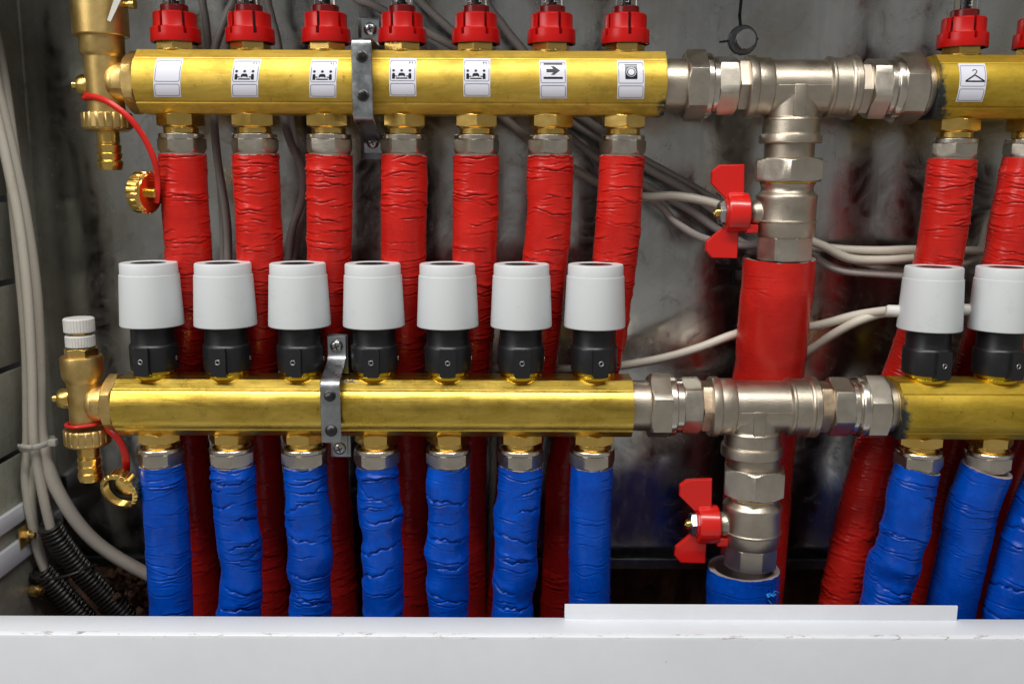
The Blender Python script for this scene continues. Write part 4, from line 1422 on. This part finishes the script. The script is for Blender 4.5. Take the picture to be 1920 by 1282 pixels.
def barb(mb, h0, sc=1.0):
    pr = [(7.2, h0), (7.4, h0 - 9), (7.0, h0 - 9.4), (7.0, h0 - 10.5), (8.2, h0 - 11.0), (7.4, h0 - 16), (8.3, h0 - 16.6), (7.5, h0 - 21), (8.4, h0 - 21.8), (8.4, h0 - 24), (7.4, h0 - 27.5), (5.4, h0 - 27.6), (5.2, h0 - 20)]
    mb.lathe([(r_ * sc, h) for r_, h in reversed(pr)], 40)


def drain_valve(label, px, pyc, Y, zc_bar, xbar, upper):
    p = W(px, pyc, Y)
    o = thing('drain_valve', label, 'valve', (p.x, Y, zc_bar), 'brass end valves on the manifolds')
    def H(py, px_=px, dy=.01): return (W(px_, py, Y - dy).z - zc_bar) * 1000
    L_ = (xbar - p.x) * 1000
    mb = MB()
    if upper:
        mb.lathe([(12.0, H(212)), (12.2, H(150)), (12.4, H(104)), (14.0, H(99)), (14.3, H(97)), (14.5, H(58)), (14.6, H(48))], 56)
        mb.build('body', M['brass_cast'], o, sharp=24)
        mb = MB(); mb.lathe([(13, H(62, dy=.017)), (17.2, H(62, dy=.017)), (17.8, H(60, dy=.017)), (17.8, H(-70)), (16, H(-75))], 64)
        mb.build('air_vent', M['brass_cast'], o, sharp=40)
        mb = MB(); mb.lathe([(2.0, 14), (2.2, 21), (3.2, 21.4), (3.2, 25)], 20, mat=Matrix.Translation((0, 0, H(4) * .001)) @ rot_to((1, -.1, 0)))
        mb.build('vent_plug', M['brass'], o)
    else:
        mb.lathe([(10.6, H(800)), (10.8, H(740)), (11.0, H(722)), (13.2, H(712)), (13.6, H(708)), (13.8, H(676)), (13.2, H(672)), (10, H(671))], 56)
        mb.build('body', M['brass_cast'], o, sharp=24)
        mb = MB(); mb.hexa(9.8, H(673), H(656), rot=.1, depth=.8); mb.build('bonnet_hex', M['brass'], o)
        mb = MB(); mb.lathe([(6.5, H(658)), (6.5, H(626))], 30); mb.build('stem', M['brass'], o)
        for a, b, rr in ((655, 632, 9.6), (627, 600, 10.0)):
            mb = MB(); knurled(mb, rr, H(a), H(b), 30, depth=.35)
            mb.build('knob', M['knob_white'], o)
    # branch to the bar
    mt = rot_to((1, 0, 0))
    mb = MB()
    mb.lathe([(9, 2), (12.6, 6), (12.9, 8), (13.4, L_ - 13), (13.6, L_ - 9.5)], 48, mat=mt)
    mb.box((L_ * .0005 - .0005, -.0128, 0), (.008, .0016, .010), bev=.0005)
    mb.build('branch', M['brass_cast'], o, sharp=40)
    mb = MB(); mb.hexa(18.3, L_ - 10.0, L_ - 1.6, ch=20.6, rot=.55, depth=1.8, mat=mt)
    mb.build('flange_nut', M['brass_cast'], o)
    mb = MB(); mb.lathe([(19.0, L_ - 1.8), (19.6, L_ - 1.2), (19.6, L_ - .5), (19.0, L_ + .1)], 48, mat=mt); mb.build('gasket', M['rubber'], o)
    # side plug
    mt = rot_to((-1, -.12, 0))
    hz = H(158 if upper else 752) * .001
    mb = MB(); m2 = Matrix.Translation((0, 0, hz)) @ mt
    mb.lathe([(7.0, 9), (7.0, 14.5), (5.6, 17)], 32, mat=m2); mb.lathe([(2.5, 16.5), (2.5, 20.6), (1.9, 21)], 20, mat=m2)
    mb.build('side_plug', M['brass'], o)
    # knurled ring and barb
    mb = MB()
    a, b = (240, 210) if upper else (836, 809)
    knurled(mb, 16.2 if upper else 15.4, H(a), H(b), 20, depth=.7)
    mb.lathe([(13, H(a) - 2.0), (15.2, H(a) - .5), (15.2, H(a) + .6)], 48)
    mb.build('knurled_ring', M['brass_cast'], o, sharp=40)
    mb = MB(); barb(mb, H(a), 1.0 if upper else .98)
    mb.build('hose_barb', M['brass'], o)
    return o, p


dv_u, pu = drain_valve('upper left brass end valve with tall air vent and hose barb', 196, 155, UPY, UPZ, ux0, True)
dv_l, pl = drain_valve('lower left brass end valve with two ivory knobs and hose barb', 160, 760, LOY, LOZ, lx0, False)


def cap_mesh(o, mt, r, h, open_front):
    mb = MB(); knurled(mb, r, 0, h, 20, mat=mt, depth=.9)
    if not open_front:
        mb.lathe([(r - 1.2, h - .2), (r - 2.2, h + 1.0), (3.4, h + 1.2), (3.4, h + 5.2), (2.6, h + 5.8)], 40, mat=mt)
        mb.build('cap', M['brass'], o, sharp=40)
    else:
        mb = MB()
        n = 20; segs = n * 6
        def rad(j, k): return r - (.9 if (j % 6) == 0 else 0) * k
        rows = [(h, -3.2, 0), (h, -1.4, .3), (h - 1, 0, 1), (1, 0, 1), (0, -1.0, .4)]
        mb.grid_rings([[((rad(j, k) + dr) * .001 * math.cos(2 * math.pi * j / segs), (rad(j, k) + dr) * .001 * math.sin(2 * math.pi * j / segs), hh * .001) for j in range(segs)] for hh, dr, k in rows], mt, cap0=False, cap1=True)
        pr = [(r - 3.2, h)]
        for k in range(4):
            pr += [(r - 2.6, h - .4 - k * 1.6), (r - 3.5, h - 1.2 - k * 1.6)]
        pr += [(r - 3.2, 2.2), (.3, 2.2)]
        mb.lathe(pr, 48, mat=mt, cap0=False)
        mb.build('cap', M['brass'], o, sharp=40)
        mb = MB(); mb.lathe([(r - 3.6, 3.0), (r - 3.7, 4.2), (r - 6.8, 4.2), (r - 6.9, 2.4)], 40, mat=mt, cap0=False, cap1=False); mb.build('washer', M['rubber'], o)


# upper cap: edge on, right of the valve
c = W(272, 360, UPY - .012)
o = thing('hose_cap', 'knurled brass hose cap hanging edge-on beside the leftmost red pipe on a red strap', 'cap', c)
cap_mesh(o, Matrix.Translation((-.004, 0, 0)) @ rot_to((1, -.30, -.06)), 14.2, 8.5, False)
y0 = UPY - .018
loop = [W(158, 181, UPY + .004), W(163, 180, y0 + .006), W(185, 184, y0 + .001), W(212, 197, y0 - .004), W(245, 224, y0 - .006), W(272, 262, y0 - .004), W(289, 300, y0 - .002), W(295, 336, UPY - .016), W(295, 362, UPY - .016), W(293, 380, UPY - .015)]
mb = MB(); mb.tube([q - c for q in loop], .0017, 10, .003, squash=(.75, 1.25)); mb.build('strap', M['red_rubber'], o)
mb = MB(); cc = W(197, 190, UPY)
ring = [Vector((pu.x + .0132 * math.cos(R(a)), UPY + .0132 * math.sin(R(a)), W(160, 182, UPY).z - .0004 + .0010 * math.sin(R(a)))) for a in range(-170, 10, 12)]
ring = [Vector((pu.x + .0136 * math.cos(R(a)), UPY + .0136 * math.sin(R(a)), W(160, 186, UPY).z)) for a in range(100, 260, 12)]
mb.tube([q - c for q in ring], .0015, 10, .003); mb.build('strap_loop', M['red_rubber'], o)
# lower cap: opening towards us
c = W(226, 912, LOY - .008)
o = thing('hose_cap', 'open threaded brass hose cap hanging on a red strap beside the leftmost blue pipe', 'cap', c)
cap_mesh(o, Matrix.Translation((.002, .004, 0)) @ rot_to((-.22, -1, -.30)), 14.0, 9.5, True)
zr = W(160, 800, LOY - .012).z
ring = [Vector((pl.x + .0128 * math.cos(R(a)), LOY + .0128 * math.sin(R(a)), zr + .0008 * math.cos(R(a)))) for a in range(-200, 20, 11)]
strap = [Vector((pl.x + .0128, LOY - .002, zr)), W(205, 806, LOY - .006), W(222, 822, LOY - .008), W(234, 848, LOY - .006), W(237, 875, LOY - .002), W(234, 895, LOY + .004)]
mb = MB(); mb.tube([q - c for q in ring], .0014, 10, .003, squash=(1, .9)); mb.build('strap_loop', M['red_rubber'], o)
mb = MB(); mb.tube([q - c for q in strap], .0021, 10, .003, squash=(.6, 1.3)); mb.build('strap', M['red_rubber'], o)

# loose zip tie tail on the air vent
A, B = W(232, -30, UPY - .019), W(204, 40, UPY - .0195)
mb = MB()
d = (B - A).normalized(); n = Vector((d.z, 0, -d.x))
mb.add([A + n * .0028, A - n * .0028, B - n * .0012, B + n * .0012, A + n * .0028 + Vector((0, .0012, 0)), A - n * .0028 + Vector((0, .0012, 0)), B - n * .0012 + Vector((0, .0012, 0)), B + n * .0012 + Vector((0, .0012, 0))],
       [(0, 1, 2, 3), (7, 6, 5, 4), (0, 4, 5, 1), (1, 5, 6, 2), (2, 6, 7, 3), (3, 7, 4, 0)])
tag(mb.build('cable_tie', M['tie']), 'translucent white cable tie tail dangling over the upper air vent', 'cable tie')


# ------------------------------------------------------------------ cables
def cable(label, rows, r, mat='cable_grey', group='white cables in the cabinet', name='cable'):
    pts = [W(x, y, Y) for x, y, Y in rows]
    c = pts[0]
    mb = MB(); mb.tube([q for q in pts], r, 14, .004)
    return tag(mb.build(name, M[mat], sharp=80), label, 'cable', group)


cable('white cable, outermost of the left bundle, hugging the slotted side panel', [(-30, 40, .03), (0, 190, .03), (18, 320, .028), (34, 480, .026), (48, 640, .024), (51, 780, .022), (50, 850, .021), (48, 900, .022), (56, 960, .025), (70, 1030, .03), (84, 1068, .034), (96, 1100, .036)], .0034, 'cable')
cable('bright white cable in the middle of the left bundle entering the black conduit', [(-20, 160, .016), (10, 290, .016), (36, 420, .016), (52, 560, .015), (60, 700, .014), (62, 800, .013), (66, 850, .013), (80, 925, .016), (95, 990, .02), (104, 1020, .024)], .0036, 'cable')
cable('stained cream cable at the back of the left bundle', [(-30, -20, .045), (0, 100, .045), (24, 260, .043), (46, 430, .04), (64, 600, .036), (72, 740, .03), (68, 830, .026), (62, 900, .024), (60, 945, .026), (66, 1000, .03), (86, 1072, .036)], .0034, 'cable')
cable('thick white cable curving from the left bundle behind the leftmost blue pipe', [(-20, 120, .03), (14, 260, .03), (44, 400, .03), (64, 540, .03), (72, 680, .028), (74, 790, .022), (84, 850, .02), (106, 915, .02), (150, 985, .024), (205, 1035, .03), (290, 1082, .036), (340, 1100, .04)], .0050, 'cable')
# cable printing (illegible marks) on the bundle
tie_c = W(70, 832, .018)
mb = MB()
ring = []
for k in range(25):
    a = 2 * math.pi * k / 24
    ring.append(Vector((W(70, 832, .018).x + .0115 * math.cos(a), .018 + .0125 * math.sin(a), tie_c.z + .0022 * math.cos(a))))
mb.tube(ring, .0016, 8, .003, squash=(.5, 1.4))
q = W(99, 829, .012)
mb.box(q, (.006, .005, .0052), bev=.0008)
q2 = W(38, 836, .014)
mb.tube([W(60, 838, .004), W(46, 838, .004), W(34, 836, .008)], .0012, 8, .003, squash=(.5, 1.4))
tag(mb.build('cable_tie', M['tie'], sharp=40), 'cream cable tie with square head binding the left cable bundle', 'cable tie')

back = [
    ('dim grey cable rising behind the leftmost flow meter', [(442, -190, .05), (442, -20, .05), (425, 30, .05), (402, 100, .05), (400, 200, .05), (408, 300, .05), (424, 400, .055), (428, 480, .058), (424, 640, .06), (404, 830, .06)], .0034),
    ('dim grey cable rising straight between the first two flow meters', [(378, -190, .06), (378, -20, .06), (388, 60, .06), (402, 240, .062), (416, 380, .065), (420, 520, .066)], .0032),
    ('grey cable slanting right between the second and third flow meters', [(500, -190, .052), (500, -20, .052), (508, 30, .052), (522, 90, .052), (528, 200, .052), (546, 270, .05), (567, 318, .05), (566, 376, .052), (548, 430, .055), (538, 500, .06)], .0034),
    ('grey cable looping behind the second and third red pipes', [(540, 200, .064), (560, 300, .064), (572, 360, .064), (556, 460, .064), (530, 560, .064)], .0032),
    ('grey cable slanting down past the steel strap and fourth flow meter', [(660, -190, .045), (660, -20, .045), (700, 10, .045), (780, 50, .045), (858, 92, .045), (940, 140, .05), (1000, 196, .052), (1110, 290, .052), (1215, 352, .05), (1290, 392, .05), (1345, 430, .05), (1420, 470, .05)], .0034),
    ('grey cable slanting down behind the fifth and sixth flow meters', [(640, -190, .055), (755, -40, .055), (790, 5, .055), (850, 60, .055), (930, 130, .06), (1060, 222, .06), (1130, 262, .058), (1215, 304, .055), (1290, 345, .055), (1360, 385, .055), (1440, 425, .05)], .0034),
    ('grey cable crossing behind the arrow column', [(905, -190, .06), (905, -20, .06), (945, 50, .06), (985, 100, .06), (1050, 190, .06), (1120, 240, .054), (1208, 312, .05), (1280, 352, .05), (1350, 400, .048), (1440, 440, .045)], .0034),
    ('pale cable arching level towards the upper red handle', [(880, 160, .058), (960, 235, .056), (1020, 284, .054), (1083, 322, .052), (1130, 347, .048), (1170, 361, .04), (1210, 369, .034), (1270, 368, .03), (1345, 384, .028), (1410, 420, .03), (1500, 446, .03), (1545, 462, .03), (1590, 484, .03), (1650, 488, .03), (1720, 484, .035), (1790, 480, .045)], .0033),
    ('grey cable sagging below the upper red handle', [(1120, 300, .062), (1160, 345, .052), (1200, 366, .046), (1238, 386, .042), (1268, 418, .04), (1322, 448, .04), (1400, 460, .042), (1480, 452, .045), (1530, 484, .04), (1575, 506, .035), (1640, 513, .035), (1720, 519, .04), (1800, 520, .05)], .0033),
    ('pale cable running level right of the upper valve', [(1500, 462, .04), (1545, 464, .04), (1583, 468, .036), (1650, 470, .034), (1720, 468, .038), (1840, 470, .05), (1930, 470, .05)], .0032),
    ('pale cable crossing behind the slanting right red pipes', [(1500, 440, .05), (1560, 470, .045), (1640, 500, .042), (1730, 508, .045), (1830, 480, .055), (1860, 405, .06), (1930, 392, .06)], .0032),
    ('white cable rising from the lower bar end to the thick red pipe', [(920, 690, .03), (1050, 692, .034), (1100, 690, .034), (1160, 686, .032), (1240, 672, .028), (1310, 652, .024), (1380, 626, .022), (1450, 610, .03), (1520, 612, .022), (1600, 592, .012), (1650, 584, -.002), (1674, 582, -.012)], .0032),
    ('white cable forking up to the first right actuator', [(1330, 740, .05), (1400, 712, .05), (1508, 662, .03), (1560, 628, .018), (1604, 604, .008), (1650, 588, .0), (1676, 586, -.012)], .0032),
    ('white cable loop showing between the fifth and sixth actuators', [(1000, 560, .05), (960, 590, .046), (932, 622, .044), (926, 660, .044), (924, 700, .046), (930, 760, .05), (924, 840, .055), (925, 900, .055), (922, 1000, .058), (918, 1120, .06), (916, 1220, .06)], .0032),
    ('pale cable end glimpsed behind the second blue pipe', [(405, 800, .055), (404, 850, .055), (400, 900, .055), (396, 1000, .06), (392, 1200, .06)], .0034),
]
for lab, rows, r in back:
    cable(lab, rows, r * (1 if lab.startswith(('white', 'pale')) else .88), 'cable' if lab.startswith(('white', 'pale')) else 'cable_grey')
for i, (x, y) in ((7, (1680, 585)), (8, (1822, 583))):
    q = W(x, y, LOY)
    mb = MB(); mt = Matrix.Translation((q.x, LOY + .006, q.z)) @ rot_to((-1, .25, 0))
    mb.lathe([(3.2, 4), (4.0, 3), (4.1, -4), (4.4, -6)][::-1], 24, mat=mt)
    tag(mb.build('cable_grommet', M['knob_white']), 'ivory cable grommet on the ' + ('first actuator right of the tee' if i == 7 else 'actuator at the picture edge'), 'grommet', 'ivory cable grommets on the right actuators')


# ------------------------------------------------------------------ corrugated conduits
def conduit(label, rows, r):
    P = smooth_path([W(*q) for q in rows], .0009)
    mb = MB()
    def rf(i, n): return r * (1.0 + .10 * math.tanh(2.2 * math.sin(i * .00045 / .0034 * 2 * math.pi)))
    mb.tube(P, r, 28, 1.0, rfun=rf)
    return tag(mb.build('conduit', M['conduit'], sharp=80), label, 'conduit', 'black corrugated conduits in the lower left corner')


conduit('black corrugated conduit, the upper one, with a white cable entering it', [(92, 985, .022), (108, 1012, .026), (140, 1055, .034), (185, 1105, .042), (225, 1145, .046), (262, 1185, .048), (290, 1230, .05)], .0082)
conduit('dark corrugated conduit, the lower one, below the wire loop', [(74, 1068, .034), (92, 1088, .038), (120, 1118, .044), (152, 1152, .05), (185, 1190, .054), (215, 1240, .056)], .0084)
mb = MB()
mb.tube([W(58, 1074, .026), W(66, 1084, .016), W(90, 1086, .012), (W(128, 1078, .012)), W(160, 1066, .020), W(178, 1060, .034), W(170, 1056, .05), W(120, 1064, .056), W(70, 1070, .05), W(58, 1074, .030)], .0011, 8, .003)
tag(mb.build('cable_tie', M['conduit']), 'thin black tie looped round both corrugated conduits', 'cable tie')
